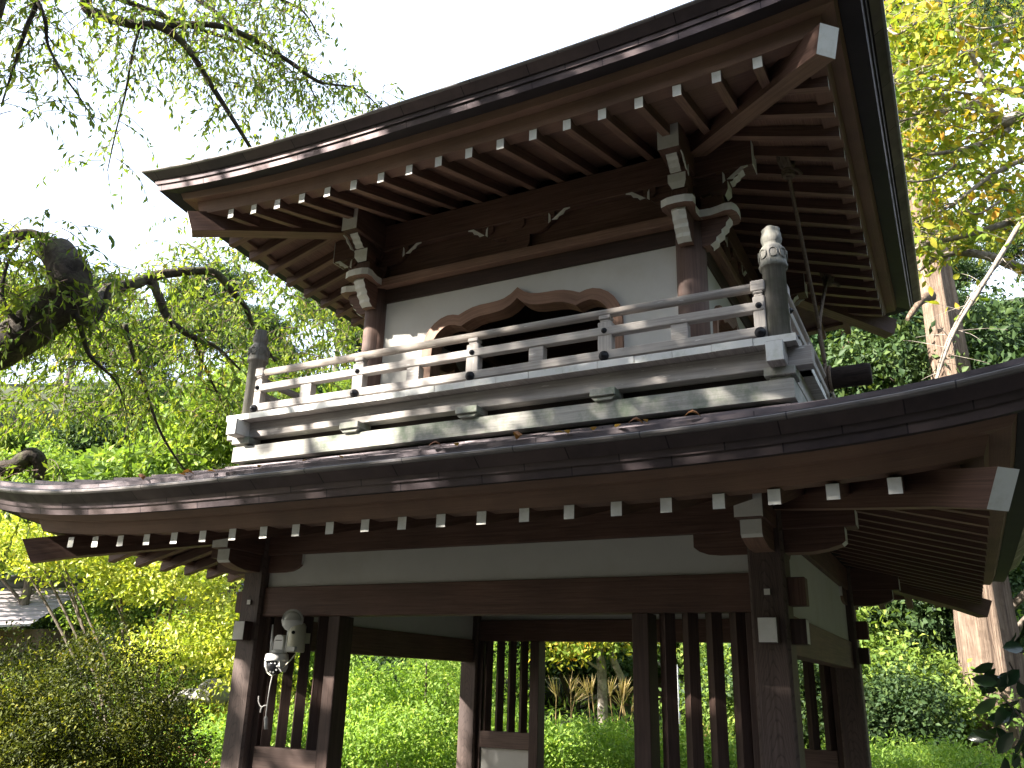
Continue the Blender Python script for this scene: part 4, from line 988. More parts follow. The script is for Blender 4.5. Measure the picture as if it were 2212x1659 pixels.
# ---- the tall tree in front of the gate whose crown shades it (outside the picture's left edge)
sh = empty("shade_tree", (-6.6, -8.6, 0)); tag(sh, "tall broadleaf tree in front of the gate, its crown shading the right side", "tree")
mb = MB(); limb(mb, [(-6.6, -8.6, -.2), (-6.5, -8.5, 2.5), (-6.2, -8.2, 5.0), (-6.0, -8.0, 8.0)], [.34, .28, .22, .08], 14, .05); under(mb.build("trunk", [M['barkdark']]), sh)
U1 = Vector((SUN.y, -SUN.x, 0)).normalized()          # level, across the light
def lit_here(x, z):
    """where the crown is thin enough for the sun to reach the front of the gate"""
    if z > 4.5:  c = [(-2.25, 4.85, .16, .25), (-1.15, 4.75, .55, .14), (-.60, 4.72, .16, .10), (-1.62, 4.75, .22, .12), (1.15, 4.85, .10, .05)]
    elif z > 2.7: c = [(-1.45, 3.15, .42, .42), (-1.00, 3.05, .30, .30), (-.62, 3.20, .28, .26), (-.10, 3.48, .30, .07), (-.72, 3.45, .28, .10), (.0, 3.38, .20, .06), (.15, 2.93, .10, .06), (-.25, 2.98, .15, .06)]
    else: c = [(-1.75, 2.40, .42, .12), (-1.30, 2.40, .16, .08), (-2.62, 2.42, .12, .16), (-.85, 2.40, .12, .06), (-1.25, 1.0, .36, .09), (-2.55, 2.2, .14, .10), (-1.6, 2.56, .9, .05)]
    return any(((x - a) / (w + .10)) ** 2 + ((z - b) / (h + .10)) ** 2 < 1 for a, b, w, h in c)
gs = np.random.default_rng(21); cp = []
def sunny(p):
    for y, z0, z1 in ((-.68, 4.5, 5.1), (-.12, 2.62, 4.2), (-1.08, 2.25, 2.62), (.03, -1, 2.2)):   # fascia, balcony, lower fascia, ground floor
        t = (y - p[1]) / SUN.y; x = p[0] + SUN.x * t; z = p[2] + SUN.z * t
        if z0 < z < z1 and lit_here(x, z): return True
    return False
for _ in range(9600):
    p = (gs.uniform(-4.0, 4.4), -.1, gs.uniform(-3.2, 6.0))
    if sunny(p) and gs.uniform() > .17: continue  # clumps left out so that sun patches land where chosen
    cp.append(np.array(p) + np.array(SUN) * gs.uniform(7.0, 12.5))
cp = np.array(cp); k = 9; m = len(cp) * k
pos = np.repeat(cp, k, 0) + gs.normal(0, .045, (m, 3)); ax = gs.normal(size=(m, 3)); nr = gs.normal(0, .5, (m, 3)) + np.array(SUN)
under(leaf_obj("crown", pos, ax, unit(nr), gs.uniform(.07, .12, m), gs.uniform(.05, .08, m), gs.uniform(0, 1, m), M['l_shade']), sh)
mb = MB()
for _ in range(26):
    q = cp[gs.integers(len(cp))]; limb(mb, [(-6.2, -8.2, 5 + gs.uniform(-1, 2)), (np.array([-6.2, -8.2, 6]) + q) / 2 + gs.normal(0, .3, 3), q], [.06, .04, .012], 6, .05)
under(mb.build("branches", [M['barkdark']]), sh)

# unseen leaf belt and canopy, added round the viewpoint to block most skylight
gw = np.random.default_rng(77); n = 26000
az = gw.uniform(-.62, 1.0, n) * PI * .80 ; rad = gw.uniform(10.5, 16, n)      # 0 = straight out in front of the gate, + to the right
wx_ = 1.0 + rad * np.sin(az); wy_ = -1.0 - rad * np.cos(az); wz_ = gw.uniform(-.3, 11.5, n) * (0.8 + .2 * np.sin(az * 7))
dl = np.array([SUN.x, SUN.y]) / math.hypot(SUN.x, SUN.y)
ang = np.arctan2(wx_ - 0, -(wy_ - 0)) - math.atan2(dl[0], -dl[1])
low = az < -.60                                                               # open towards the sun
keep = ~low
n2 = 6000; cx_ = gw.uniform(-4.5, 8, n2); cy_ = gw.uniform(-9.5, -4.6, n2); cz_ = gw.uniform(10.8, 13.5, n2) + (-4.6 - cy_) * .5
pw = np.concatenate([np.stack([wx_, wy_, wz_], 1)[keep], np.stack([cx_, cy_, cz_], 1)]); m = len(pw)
ow = leaf_obj("sky_blocking_wood", pw, gw.normal(size=(m, 3)), unit(gw.normal(size=(m, 3))), gw.uniform(.5, 1.0, m), gw.uniform(.35, .6, m), gw.uniform(0, 1, m), M['l_forest'])
tag(ow, "unseen leafy wood added behind the viewpoint to block skylight from the gate", "wood", kind='stuff')

# ---- autumn cherry on the right, pale limbs with yellow leaves
g = np.random.default_rng(5)
ac = empty("autumn_cherry"); b0 = P(2700, 1500, 11); ac.location = (b0.x, b0.y, ghf(b0.x, b0.y)); tag(ac, "cherry tree with pale branches and yellowing leaves behind the upper roof on the right", "tree")
mb = MB(); limb(mb, [Vector(ac.location) - Vector((0, 0, .2)), P(2650, 1100, 11), P(2560, 700, 11), P(2480, 420, 11), P(2420, 150, 11.2)], [.26, .23, .19, .14, .07], 16, .06); under(mb.build("trunk", [M['barkpale']]), ac)
mb = MB(); B = []
br([(2540, 640, 11), (2400, 560, 10.8), (2300, 600, 10.7), (2212, 582, 10.6), (2140, 555, 10.5), (2070, 545, 10.5), (2020, 560, 10.5), (1985, 585, 10.5)], [.12, .09, .075, .065, .055, .045, .03, .02])
br([(2500, 330, 11), (2380, 290, 10.8), (2270, 255, 10.7), (2200, 248, 10.6), (2165, 265, 10.6), (2110, 225, 10.6), (2065, 232, 10.6), (2020, 245, 10.6), (1950, 235, 10.7), (1905, 222, 10.7)], [.12, .10, .085, .075, .07, .06, .05, .045, .035, .02])
br([(2165, 265, 10.6), (2230, 225, 10.8), (2270, 190, 10.9), (2180, 195, 10.8), (2130, 180, 10.8), (2090, 100, 10.8), (2040, 20, 10.8), (2000, -40, 10.8)], [.06, .05, .045, .042, .038, .03, .024, .015])
br([(2350, 420, 10.8), (2212, 468, 10.6), (2150, 490, 10.5), (2080, 510, 10.4), (2000, 528, 10.4), (1965, 545, 10.4)], [.06, .05, .042, .036, .028, .016])
br([(2300, 60, 11), (2212, 78, 10.9), (2150, 95, 10.8), (2070, 120, 10.8), (1980, 150, 10.8), (1900, 175, 10.8)], [.05, .04, .034, .028, .022, .012])
br([(2280, 330, 10.5), (2212, 345, 10.4), (2140, 380, 10.3), (2060, 440, 10.2), (1980, 480, 10.2)], [.04, .034, .026, .02, .012])
br([(2212, 470, 9.5), (2120, 620, 9.3), (2060, 720, 9.2), (2020, 830, 9.1), (1985, 930, 9.0)], [.03, .024, .018, .012, .006])
br([(2165, 560, 9.6), (2100, 640, 9.4), (2045, 740, 9.3), (2010, 860, 9.2)], [.02, .016, .012, .006])
br([(2180, 280, 10.6), (2120, 310, 10.4), (2040, 330, 10.3), (1960, 335, 10.3), (1915, 345, 10.3)], [.04, .034, .026, .018, .01])
for _ in range(26):
    x, y = g.uniform(1960, 2240), g.uniform(-40, 520); d = g.uniform(9.4, 11.2); a = g.uniform(-.5, .5)
    pts = [(x, y, d)]
    for k in range(4):
        x -= g.uniform(30, 75); y += g.uniform(-26, 30) + a * 15; pts.append((x, y, d + g.uniform(-.15, .15)))
    br(pts, [.017, .013, .010, .007, .004])
under(mb.build("branches", [M['barkpale']]), ac)
starts = [np.array(q) + g.normal(0, .04, 3) for b in B for q in b[::1] if True]
tw = twigs(starts, .45, .05, 5, g)
under(twig_mesh("twigs", tw, .005, M['barkpale']), ac)
sel = [t for t in tw if t[-1][2] > P(2000, 620, 10)[2] or g.uniform() < .15]
under(leaves_from("foliage", twig_leaves(sel, .062, g, hang=.35), .115, .058, M['l_gold'], fold=.15, hi=True), ac)
cr = crown([(*P(2060, 120, 11.8), 1.2, .9, 1.1), (*P(2130, 330, 12), 1.0, .8, .8), (*P(1980, 330, 11.5), .7, .7, .9), (*P(2230, 60, 12), 1.2, .8, 1.3), (*P(2060, 480, 12), 1.1, .6, .9), (*P(1960, 80, 12), .9, .7, 1.0), (*P(2190, 480, 11.8), .9, .6, .8)], 850, 7, .30, .15, .35, .4, 9)
under(leaves_from("foliage", cr, .12, .065, M['l_gold'], fold=.15), ac)

# ---- generic trees built once and copied
def proto_tree(kind, seed):
    g = np.random.default_rng(seed); r = empty("broadleaf_tree" if kind != 'cedar' else "cedar_tree")
    mb = MB()
    if kind == 'cedar':
        limb(mb, [(0, 0, -1), (.05, 0, 5), (0, .05, 11), (0, 0, 16)], [.22, .18, .11, .03], 10, .05)
        for k in range(40):
            z = g.uniform(3.5, 15); a = g.uniform(0, 2 * PI); L = 2.6 * (1 - (z - 2) / 15) + .35
            limb(mb, [(0, 0, z), (L * .5 * math.cos(a), L * .5 * math.sin(a), z + .15), (L * math.cos(a), L * math.sin(a), z - .35)], [.05, .03, .01], 5)
        mb.build("trunk", [M['cedardark']], r)
        n = 2600; z = 3.2 + 13 * g.uniform(0, 1, n) ** .85; a = g.uniform(0, 2 * PI, n); R = (2.7 * (1 - (z - 3) / 13.6) + .3) * np.sqrt(g.uniform(.08, 1, n)) * (1 + .2 * np.sin(3 * a + z * 1.7))
        c = np.stack([R * np.cos(a), R * np.sin(a), z - .18 * R], 1); k = 12; m = n * k
        pos = np.repeat(c, k, 0) + g.normal(0, 1, (m, 3)) * [.28, .28, .13]
        out = np.repeat(np.stack([np.cos(a), np.sin(a), np.zeros(n)], 1), k, 0); ax = out * .8 + g.normal(0, .5, (m, 3)); ax[:, 2] -= .25; nn = g.normal(0, .4, (m, 3)); nn[:, 2] += 1
        leaf_obj("crown", pos, ax, unit(nn), g.uniform(.16, .38, m), g.uniform(.05, .10, m), np.clip(np.repeat(g.beta(2, 2.5, n), k) + g.normal(0, .12, m), 0, 1), M['l_cedar'], r, fold=.1)
    else:
        H = {'big': 9.0, 'mid': 6.0}[kind]; s = H / 9
        limb(mb, [(0, 0, -1), (.1 * s, 0, 2 * s), (-.1 * s, .1 * s, 4.5 * s), (0, 0, 7 * s)], [.24 * s, .19 * s, .12 * s, .03], 10, .06)
        ells = [(0, 0, 6.4 * s, 1.9 * s, 1.9 * s, 1.8 * s)]
        for k in range(9):
            a = k * 2 * PI / 9 + g.uniform(-.3, .3); R = g.uniform(1.5, 2.5) * s; z = g.uniform(3.4, 7.2) * s
            e = (R * math.cos(a), R * math.sin(a), z, g.uniform(.9, 1.5) * s, g.uniform(.9, 1.5) * s, g.uniform(.75, 1.15) * s); ells.append(e)
            limb(mb, [(0, 0, (z - 1.6 * s)), (e[0] * .55, e[1] * .55, z - .5 * s), e[:3]], [.08 * s, .05 * s, .015], 6, .05)
        mb.build("trunk", [M['gbark']], r)
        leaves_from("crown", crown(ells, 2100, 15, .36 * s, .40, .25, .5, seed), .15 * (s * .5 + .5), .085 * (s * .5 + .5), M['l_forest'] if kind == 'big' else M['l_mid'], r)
    return r
def dup(r):
    c = r.copy(); col.objects.link(c)
    for ch in r.children:
        k = ch.copy(); col.objects.link(k); k.parent = c
    return c
protos = {'big': [proto_tree('big', 31), proto_tree('big', 32)], 'mid': [proto_tree('mid', 41), proto_tree('mid', 42)], 'cedar': [proto_tree('cedar', 51)]}
used = {k: [False] * len(v) for k, v in protos.items()}
def plant(kind, x, y, s, label, group, rz=None, j=None, dz=0):
    j = random.randrange(len(protos[kind])) if j is None else j
    if used[kind][j]: o = dup(protos[kind][j])
    else: o = protos[kind][j]; used[kind][j] = True
    o.location = (x, y, ghf(x, y) + dz); o.rotation_euler = (0, 0, random.uniform(0, 6.28) if rz is None else rz); o.scale = (s, s, s * random.uniform(.9, 1.12))
    return tag(o, label, "tree", group)
def fs(f, s):  # forward / right of the camera, on the level
    return CAM.x + FH[0] * f + RH[0] * s, CAM.y + FH[1] * f + RH[1] * s
# wooded hillside far behind
for row, (f0, n, sp) in enumerate(((40, 13, 6.0), (52, 14, 7.0), (66, 14, 8.0), (82, 15, 9.5))):
    for i in range(n):
        s = (i - (n - 1) / 2) * sp + random.uniform(-1.5, 1.5); f = f0 + random.uniform(-3, 3)
        x, y = fs(f, s); plant('big' if random.random() < .72 else 'mid', x, y, random.uniform(1.0, 1.5), "dark broadleaf tree in the wood on the hillside behind the gate", "trees of the wooded hillside")
# sunlit garden trees between the hill and the gate, left
for f, s, k, sc_, lb in ((21, -11.5, 'mid', .95, "rounded sunlit tree furthest left below the wooded hillside"), (24, -8.2, 'mid', 1.0, "bright green spreading tree between the tiled roofs and the hillside, left of the gate"),
                         (19, -6.0, 'mid', .78, "low bright green tree just above the left end of the lower roof"), (27, -4.6, 'mid', 1.05, "sunlit tree directly behind the left newel post of the balcony"),
                         (30, -13.5, 'mid', 1.15, "broad sunlit tree behind the leaning cherry trunk at the left edge"), (23, -3.0, 'mid', .8, "dense green tree showing between balcony and lower roof on the left")):
    plant(k, *fs(f, s), sc_, lb, "garden trees left of the gate")
# pale tall tree whose crown fills the gap left of the upper roof
plant('mid', *fs(16.5, -5.2), 1.28, "tall yellow green tree filling the gap under the upper roof's left corner", "garden trees left of the gate", j=1)
# tall trees right
for f, s, k, sc_, lb in ((17, 7.2, 'cedar', 1.0, "tall dark cedar furthest right behind the autumn cherry"), (20, 4.6, 'cedar', .95, "dark cedar behind the ropes of the bell striker"), (23, 9.5, 'big', 1.3, "large broadleaf tree behind the autumn cherry's thickest limb"),
                         (26, 6.3, 'cedar', 1.1, "dark cedar behind the big trunk on the right"), (22, 1.9, 'big', .9, "shady tree behind the gate's right lattice"), (28, 2.8, 'cedar', .9, "dark cedar behind the hut's gable"), (19, 3.0, 'mid', .72, "small bright tree right of the gate's rear post"),
                         (24, -0.6, 'big', .95, "dark tree behind the pampas grass"), (30, 0.8, 'cedar', .95, "dark cedar seen through the gate opening"), (27, -1.8, 'big', .9, "dark leafy tree seen through the gate's left opening"), (32, 10.5, 'cedar', 1.25, "tall cedar on the slope at the right edge"), (15.5, 8.8, 'big', .95, "broadleaf tree at the right edge above the lower roof")):
    plant(k, *fs(f, s), sc_, lb, "trees behind the gate on the right")

# undergrowth: bushes down to the ground, two kinds, copied along the foot of the hill
def proto_bush(seed, m):
    g = np.random.default_rng(seed); r = empty("wild_bush"); mb = MB()
    E = [(0, 0, .75, 1.0, 1.0, .85)] + [(g.uniform(-.9, .9), g.uniform(-.9, .9), g.uniform(.4, 1.0), g.uniform(.5, .8), g.uniform(.5, .8), g.uniform(.45, .75)) for _ in range(6)]
    for e in E: limb(mb, [(0, 0, -.3), (e[0] * .5, e[1] * .5, e[2] * .6), e[:3]], [.03, .02, .008], 5, .1)
    mb.build("stem", [M['gbark']], r); leaves_from("foliage", crown(E, 1100, 15, .2, .45, .2, .6, seed), .085, .045, m, r); return r
bush = [proto_bush(301, M['l_mid']), proto_bush(302, M['l_forest']), proto_bush(303, M['l_shrub'])]; bused = [False] * 3
def put_bush(f, s_, sc_, j, lb, gp):
    x, y = fs(f, s_)
    o = dup(bush[j]) if bused[j] else bush[j]; bused[j] = True
    o.location = (x, y, ghf(x, y)); o.rotation_euler = (0, 0, random.uniform(0, 6.28)); o.scale = (sc_, sc_, sc_ * random.uniform(.8, 1.3)); tag(o, lb, "shrub", gp)
for f0, n, sp, sz in ((16, 15, 1.9, 1.0), (20, 16, 2.4, 1.3), (25, 18, 2.8, 1.6), (32, 20, 3.4, 2.0)):
    for i in range(n):
        s_ = (i - (n - 1) / 2) * sp + random.uniform(-.6, .6)
        if (f0 == 16 and -1.5 < s_ < 4) or (f0 < 21 and s_ < -6.3): continue
        put_bush(f0 + random.uniform(-1.5, 1.5), s_, sz * random.uniform(.75, 1.2), random.choice([0, 0, 1, 1, 2] if s_ > -4 else [0, 0, 2, 1]), "wild bush in the undergrowth along the foot of the hill", "undergrowth bushes at the foot of the hill")
for f, s_, sc_, j, lb in ((13.5, 5.2, 1.0, 1, "dark bush left of the great cedar trunk"), (14.5, 6.3, 1.2, 0, "bush directly behind the great cedar trunk"), (15, 4.3, 1.15, 1, "dark bush behind the rear right post"), (16.5, 5.4, 1.5, 0, "tall bright bush in the gap right of the gate"), (17.5, 7.6, 1.7, 1, "tall dark bush at the right edge behind the camellia")):
    put_bush(f, s_, sc_, j, lb, "bushes right of the gate")

# ---- the two great cedar trunks on the right
def cedar_trunk(label, pts, rads, seed, twin=None):
    g = np.random.default_rng(seed); r = empty("cedar_trunk_tree"); b = pts[0]; r.location = (b[0], b[1], ghf(b[0], b[1])); r.name = "giant_cedar"; tag(r, label, "tree")
    mb = MB(); p = smooth_path([Vector(q) for q in pts], 12); rr = np.interp(np.linspace(0, 1, len(p)), np.linspace(0, 1, len(rads)), rads)
    n = 44; i0s = []
    for i, q in enumerate(p):
        i0 = len(mb.v)
        for k in range(n):
            t = 2 * PI * k / n; f = 1 + .055 * math.sin(5 * t + i * .05) + .05 * math.sin(11 * t + 1 + i * .11) + .035 * math.sin(23 * t + i * .23) + random.uniform(-.018, .018)
            if twin: f += .22 * max(0, math.cos(t - twin)) ** 3 - .14 * max(0, math.cos(t - twin - 1.0)) ** 10
            mb.v.append((q.x + rr[i] * f * math.cos(t), q.y + rr[i] * f * math.sin(t), q.z))
        i0s.append(i0)
    for i in range(len(p) - 1):
        for k in range(n):
            k2 = (k + 1) % n; mb.f.append((i0s[i] + k, i0s[i] + k2, i0s[i + 1] + k2, i0s[i + 1] + k)); mb.m.append(0); mb.sm.append(True); mb.uv.append([(0, 0)] * 4)
    under(mb.build("trunk", [M['cedarbark']]), r)
    return r
q = P(2150, 1500, 13.0); z0 = ghf(q.x, q.y)
big = cedar_trunk("huge pale cedar trunk rising at the right edge, lit by the sun", [(q.x, q.y, z0 - .3), (q.x, q.y, z0 + 3), (q.x + .05, q.y, z0 + 7), (q.x, q.y, z0 + 13), (q.x, q.y, z0 + 19)], [.50, .385, .29, .22, .10], 4, twin=-1.9)
cr = crown([(q.x, q.y, z0 + 14, 2.4, 2.4, 2.5), (q.x, q.y, z0 + 17.5, 1.6, 1.6, 3.0)], 700, 12, .45, .3, .4, .6, 12); under(leaves_from("crown", cr, .30, .09, M['l_cedar']), big)
mb = MB(); limb(mb, [P(2010, 640, 13), P(1990, 650, 12.6), P(1960, 690, 12.3)], [.10, .06, .03], 8, .1); under(mb.build("branch_stub", [M['cedarbark']]), big)

# dark cedar spray hanging into the top right corner
g = np.random.default_rng(8); cs = empty("cedar_spray_tree"); cs.name = "dark_cedar"; b0 = P(2750, 1400, 8.5); cs.location = (b0.x, b0.y, ghf(b0.x, b0.y)); tag(cs, "dark cedar reaching a drooping needle spray into the top right corner", "tree")
mb = MB(); limb(mb, [Vector(cs.location) - Vector((0, 0, .2)), P(2700, 600, 8.5), P(2640, -100, 8.5), P(2600, -700, 8.5)], [.24, .20, .15, .06], 12, .05)
under(mb.build("trunk", [M['cedarbark']]), cs); mb = MB()
limb(mb, [P(2640, -100, 8.5), P(2350, -90, 8.4), P(2180, -40, 8.3), P(2090, 10, 8.3)], [.05, .04, .025, .01], 6, .05); under(mb.build("branch", [M['cedarbark']]), cs)
st_ = [np.array(P(g.uniform(2060, 2230), g.uniform(-60, 25), g.uniform(8.1, 8.5))) for _ in range(46)]
tw = twigs(st_, .36, .45, 6, g); pos, ax, nr, rn = twig_leaves(tw, .006, g, 0, .5); under(leaf_obj("foliage", pos, ax, nr, .055, .008, rn * .6, M['l_cedar'], fold=.05), cs)

# camellia leaves close by at the right edge
g = np.random.default_rng(9); cm = empty("camellia"); b0 = P(2420, 1900, 3.6); cm.location = (b0.x, b0.y, 0.0); tag(cm, "camellia with glossy dark leaves close by in the lower right corner", "shrub")
mb = MB(); cl = limb(mb, [Vector(cm.location), P(2330, 1760, 3.6), P(2260, 1600, 3.6), P(2215, 1500, 3.6), P(2180, 1430, 3.6)], [.02, .014, .01, .006, .003], 7)
c2 = limb(mb, [P(2330, 1760, 3.6), P(2270, 1640, 3.5), P(2215, 1560, 3.5), P(2160, 1500, 3.5)], [.012, .009, .006, .003], 6); under(mb.build("stem", [M['gbark']]), cm)
LV = [(2160, 1410, -1.0), (2200, 1400, -.6), (2150, 1440, 2.6), (2185, 1445, 1.9), (2170, 1475, -2.9), (2140, 1475, 2.9), (2205, 1480, 1.0), (2195, 1520, 2.2), (2165, 1530, 1.8), (2150, 1560, 2.2), (2210, 1560, 1.4), (2190, 1590, 2.0), (2200, 1620, 1.4), (2150, 1600, 2.4), (2215, 1440, .3), (2225, 1640, 1.8), (2180, 1390, -1.5), (2230, 1510, .6), (2130, 1500, 3.0), (2175, 1625, 1.7), (2222, 1600, 2.6), (2205, 1545, 2.8)]
pos = []; ax = []; nr = []
for x, y, a in LV:
    for k in range(2):
        pos.append(P(x + g.uniform(-14, 26), y + g.uniform(-12, 12), 3.55 + g.uniform(-.12, .12))); a2 = a + g.normal(0, .3)
        ax.append(np.array(RR) * math.cos(a2) + np.array(RD) * math.sin(a2) + g.normal(0, .25, 3)); nr.append(-np.array(RF) + g.normal(0, .55, 3))
under(leaf_obj("foliage", np.array(pos), np.array(ax), unit(np.array(nr)), g.uniform(.085, .125, len(pos)), g.uniform(.042, .058, len(pos)), g.uniform(0, 1, len(pos)), M['l_camellia'], fold=.14, hi=True), cm)

# ---- garden in front of the hill, left
def shrub(name, label, cat, px, py, d, ells, nclu, per, crad, L, W, m, seed, stems=8, hollow=.4, group=None, bark_=None, droop=.1, up=.5, base=None):
    c = base if base is not None else P(px, py, d); z = ghf(c.x, c.y); r = empty(name, (c.x, c.y, z)); tag(r, label, cat, group); g = np.random.default_rng(seed)
    E = [(c.x + RH[0] * s + FH[0] * f, c.y + RH[1] * s + FH[1] * f, z + zz, a, b, h) for s, f, zz, a, b, h in ells]
    mb = MB()
    for k in range(stems):
        e = E[g.integers(len(E))]; tgt = np.array(e[:3]) + g.normal(0, .35, 3) * np.array(e[3:6]); b0 = np.array([c.x, c.y, z - .1]) + g.normal(0, .12, 3) * [1, 1, 0]
        limb(mb, [b0, b0 * .5 + tgt * .5 + g.normal(0, .12, 3), tgt], [.035, .022, .008], 6, .1)
    under(mb.build("stem", [bark_ or M['gbark']]), r)
    under(leaves_from("foliage", crown(E, nclu, per, crad, hollow, droop, up, seed), L, W, m), r)
    return r
c = P(150, 1659, 7.2); c.z = 0
shrub("azalea_bush", "large dark clipped azalea bush filling the lower left corner", "shrub", 0, 0, 0, [(0, 0, .95, 1.05, .9, .85), (-.75, .1, .85, .8, .8, .85), (.55, .0, .62, .55, .6, .68), (-.3, -.35, .7, .8, .5, .6), (.25, -.3, .5, .7, .5, .5)], 3300, 20, .085, .036, .017, M['l_azalea'], 61, 40, .50, base=c, up=.8, bark_=M['gbark'])
# lime green plum tree
r = shrub("plum_tree", "small plum tree with lime yellow leaves behind the azalea bush", "tree", 330, 1560, 11.0, [(-.3, .4, 2.35, 1.1, .9, .65), (.9, .3, 1.75, .8, .7, .5), (-1.5, .2, 2.6, 1.0, .8, .6), (.3, 0, 1.45, .9, .7, .45), (-.9, .6, 3.0, .8, .7, .45), (1.35, -.2, 1.15, .5, .5, .35), (-2.3, .2, 2.9, .8, .7, .5)], 1750, 11, .20, .075, .038, M['l_lime'], 62, 11, .30, droop=.35, up=.7)
# vivid ground shrubs between bush and gate post
shrub("ground_shrub", "bright green low shrub between the azalea bush and the gate's left post", "shrub", 430, 1600, 8.8, [(0, 0, .45, .7, .5, .5), (.5, .2, .65, .55, .5, .5), (-.4, .5, .55, .6, .5, .45)], 700, 13, .13, .055, .025, M['l_shrub'], 63, 10)
shrub("ground_shrub", "yellow green mound of low shrub behind the rocks left of the gate", "shrub", 440, 1460, 12.0, [(0, 0, .35, 1.1, .6, .45), (.9, .3, .45, .8, .6, .45)], 600, 13, .16, .07, .035, M['l_lime'], 64, 8)
r = shrub("flower_clump", "clump of small pink flowers at the foot of the gate's left post", "flowers", 350, 1660, 8.2, [(0, 0, .3, .55, .4, .4), (.4, .1, .35, .4, .35, .35)], 260, 8, .12, .05, .022, M['l_shrub'], 65, 8)
cl_ = np.array(r.location); E = [(cl_[0], cl_[1], cl_[2] + .42, .6, .5, .4)]
under(leaves_from("flowers", crown(E, 110, 4, .06, .6, .1, .3, 66), .035, .028, M['flower']), r)
# rocks and mossy log
for (x, y, d, s), lb in zip(((420, 1500, 12.0, .30), (470, 1478, 12.0, .28), (385, 1512, 11.6, .2), (250, 1600, 9.3, .22)), ("grey rock left of the gate post, middle of three", "grey rock nearest the gate's left post", "grey rock half hidden beside the azalea bush", "flat pale stone under the azalea bush")):
    c = P(x, y, d); mb = MB(); mb.lathe([(.02, -.3), (s * .8, -.25), (s, 0), (s * .85, .18), (s * .5, .30), (.02, .33)], (0, 0, 0), 14, 0, True, lambda t, z: 1 + .18 * math.sin(3 * t + x) + .12 * math.sin(5 * t + z * 9))
    o = mb.build("rock", [M['stone']]); o.location = (c.x, c.y, max(ghf(c.x, c.y) + .05, c.z - .15)); o.scale = (1.3, .8, .7); o.rotation_euler = (0, 0, x); tag(o, lb, "rock", "garden rocks")

# ---- shrubs seen through the gate: a bank of bright foliage
BK = [(560, 1620, 9.2, .0, "ground shrub seen through the left lattice bars"), (840, 1600, 9.0, .15, "bright bush filling the gate's left opening"), (930, 1560, 10.2, .55, "taller bush at the back of the gate's left opening"), (780, 1560, 10.4, .35, "yellow green bush beside the left door jamb"),
      (1090, 1620, 9.4, .0, "bush behind the rear lattice bars"), (1240, 1640, 9.2, -.08, "dense green bush in the gate's middle opening"), (1310, 1650, 9.6, -.14, "low bush below the pampas plumes"), (1450, 1650, 9.6, -.1, "bush behind the right lattice, next to the jamb"), (1560, 1650, 9.6, -.2, "bush behind the right lattice bars"), (1000, 1500, 13.0, .7, "tall bush on the bank behind the left opening"), (690, 1480, 13.0, .6, "green bush on the bank behind the left lattice")]
for i, (x, y, d, hh, lb) in enumerate(BK):
    c = P(x, y, d); hgt = 0.85 + hh
    shrub("garden_bush", lb, "shrub", x, y, d, [(0, 0, .62 * hgt + .1, .75, .6, .62 * hgt), (.45, .2, .55 * hgt, .55, .5, .5 * hgt), (-.45, .1, .5 * hgt, .55, .5, .5 * hgt), (.1, -.3, .9 * hgt, .5, .45, .42 * hgt)], 620, 13, .14, .055, .026, M['l_shrub'], 80 + i, 8, .5, "bushes on the bank behind the gate")
# broad leafy undergrowth as ground cover
gg = np.random.default_rng(17); n = 26000
f = gg.uniform(7.2, 26, n); s = gg.uniform(-1, 1, n) * (f * .72 + 2); X = CAM.x + FH[0] * f + RH[0] * s; Y = CAM.y + FH[1] * f + RH[1] * s
keep = ~((np.abs(X) < 2.3) & (Y > -1.3) & (Y < 4.0)); X, Y = X[keep], Y[keep]; n = len(X); Z = gh(X, Y) + gg.uniform(0, .28, n)
ax = gg.normal(0, .6, (n, 3)); ax[:, 2] += .6; nn = gg.normal(0, .6, (n, 3)); nn[:, 2] += .7
o = leaf_obj("ground_cover", np.stack([X, Y, Z], 1), ax, unit(nn), gg.uniform(.10, .24, n), gg.uniform(.03, .06, n), gg.uniform(0, 1, n), M['l_shrub']); tag(o, "leafy green ground cover over the garden floor", "ground cover", kind='stuff')
# right side: soft shrub carpet at the foot of the cedar
for i, (x, y, d, lb) in enumerate(((1960, 1640, 9.5, "soft green shrub at the lower right, next to the rear post"), (2060, 1630, 10.0, "feathery shrub left of the great cedar trunk"), (2150, 1640, 9.6, "shrub hiding the foot of the great cedar trunk"), (1930, 1560, 13, "sunlit shrub under the dark trees on the right"), (2010, 1530, 15, "yellow green shrub further back under the dark trees"))):
    shrub("garden_bush", lb, "shrub", x, y, d, [(0, 0, .35, .8, .6, .45), (.5, .2, .4, .6, .5, .4), (-.4, .3, .45, .6, .5, .4)], 480, 13, .15, .07, .022, M['l_shrub'], 100 + i, 6, .4, "shrubs at the foot of the cedars")
# slim trunks in the shade on the right
for x, d, rr, lb in ((1945, 15.0, .10, "thin reddish trunk in the shade right of the gate"), (2095, 16.5, .16, "dark trunk just left of the great cedar"), (1990, 18, .12, "slender dark trunk among the trees on the right")):
    c = P(x, 1560, d); z = ghf(c.x, c.y); r = empty("slim_tree", (c.x, c.y, z)); tag(r, lb, "tree", "slim trees in the shade"); mb = MB(); limb(mb, [(c.x, c.y, z - .2), (c.x + .05, c.y, z + 2), (c.x - .1, c.y + .1, z + 5)], [rr, rr * .85, rr * .4], 10, .06); under(mb.build("trunk", [M['cedardark']]), r)
    under(leaves_from("crown", crown([(c.x, c.y, z + 4.6, 1.3, 1.3, 1.1), (c.x + .6, c.y, z + 3.5, .9, .9, .6)], 260, 11, .3, .3, .3, .5, int(x)), .13, .07, M['l_mid'] if x < 1960 else M['l_forest']), r)
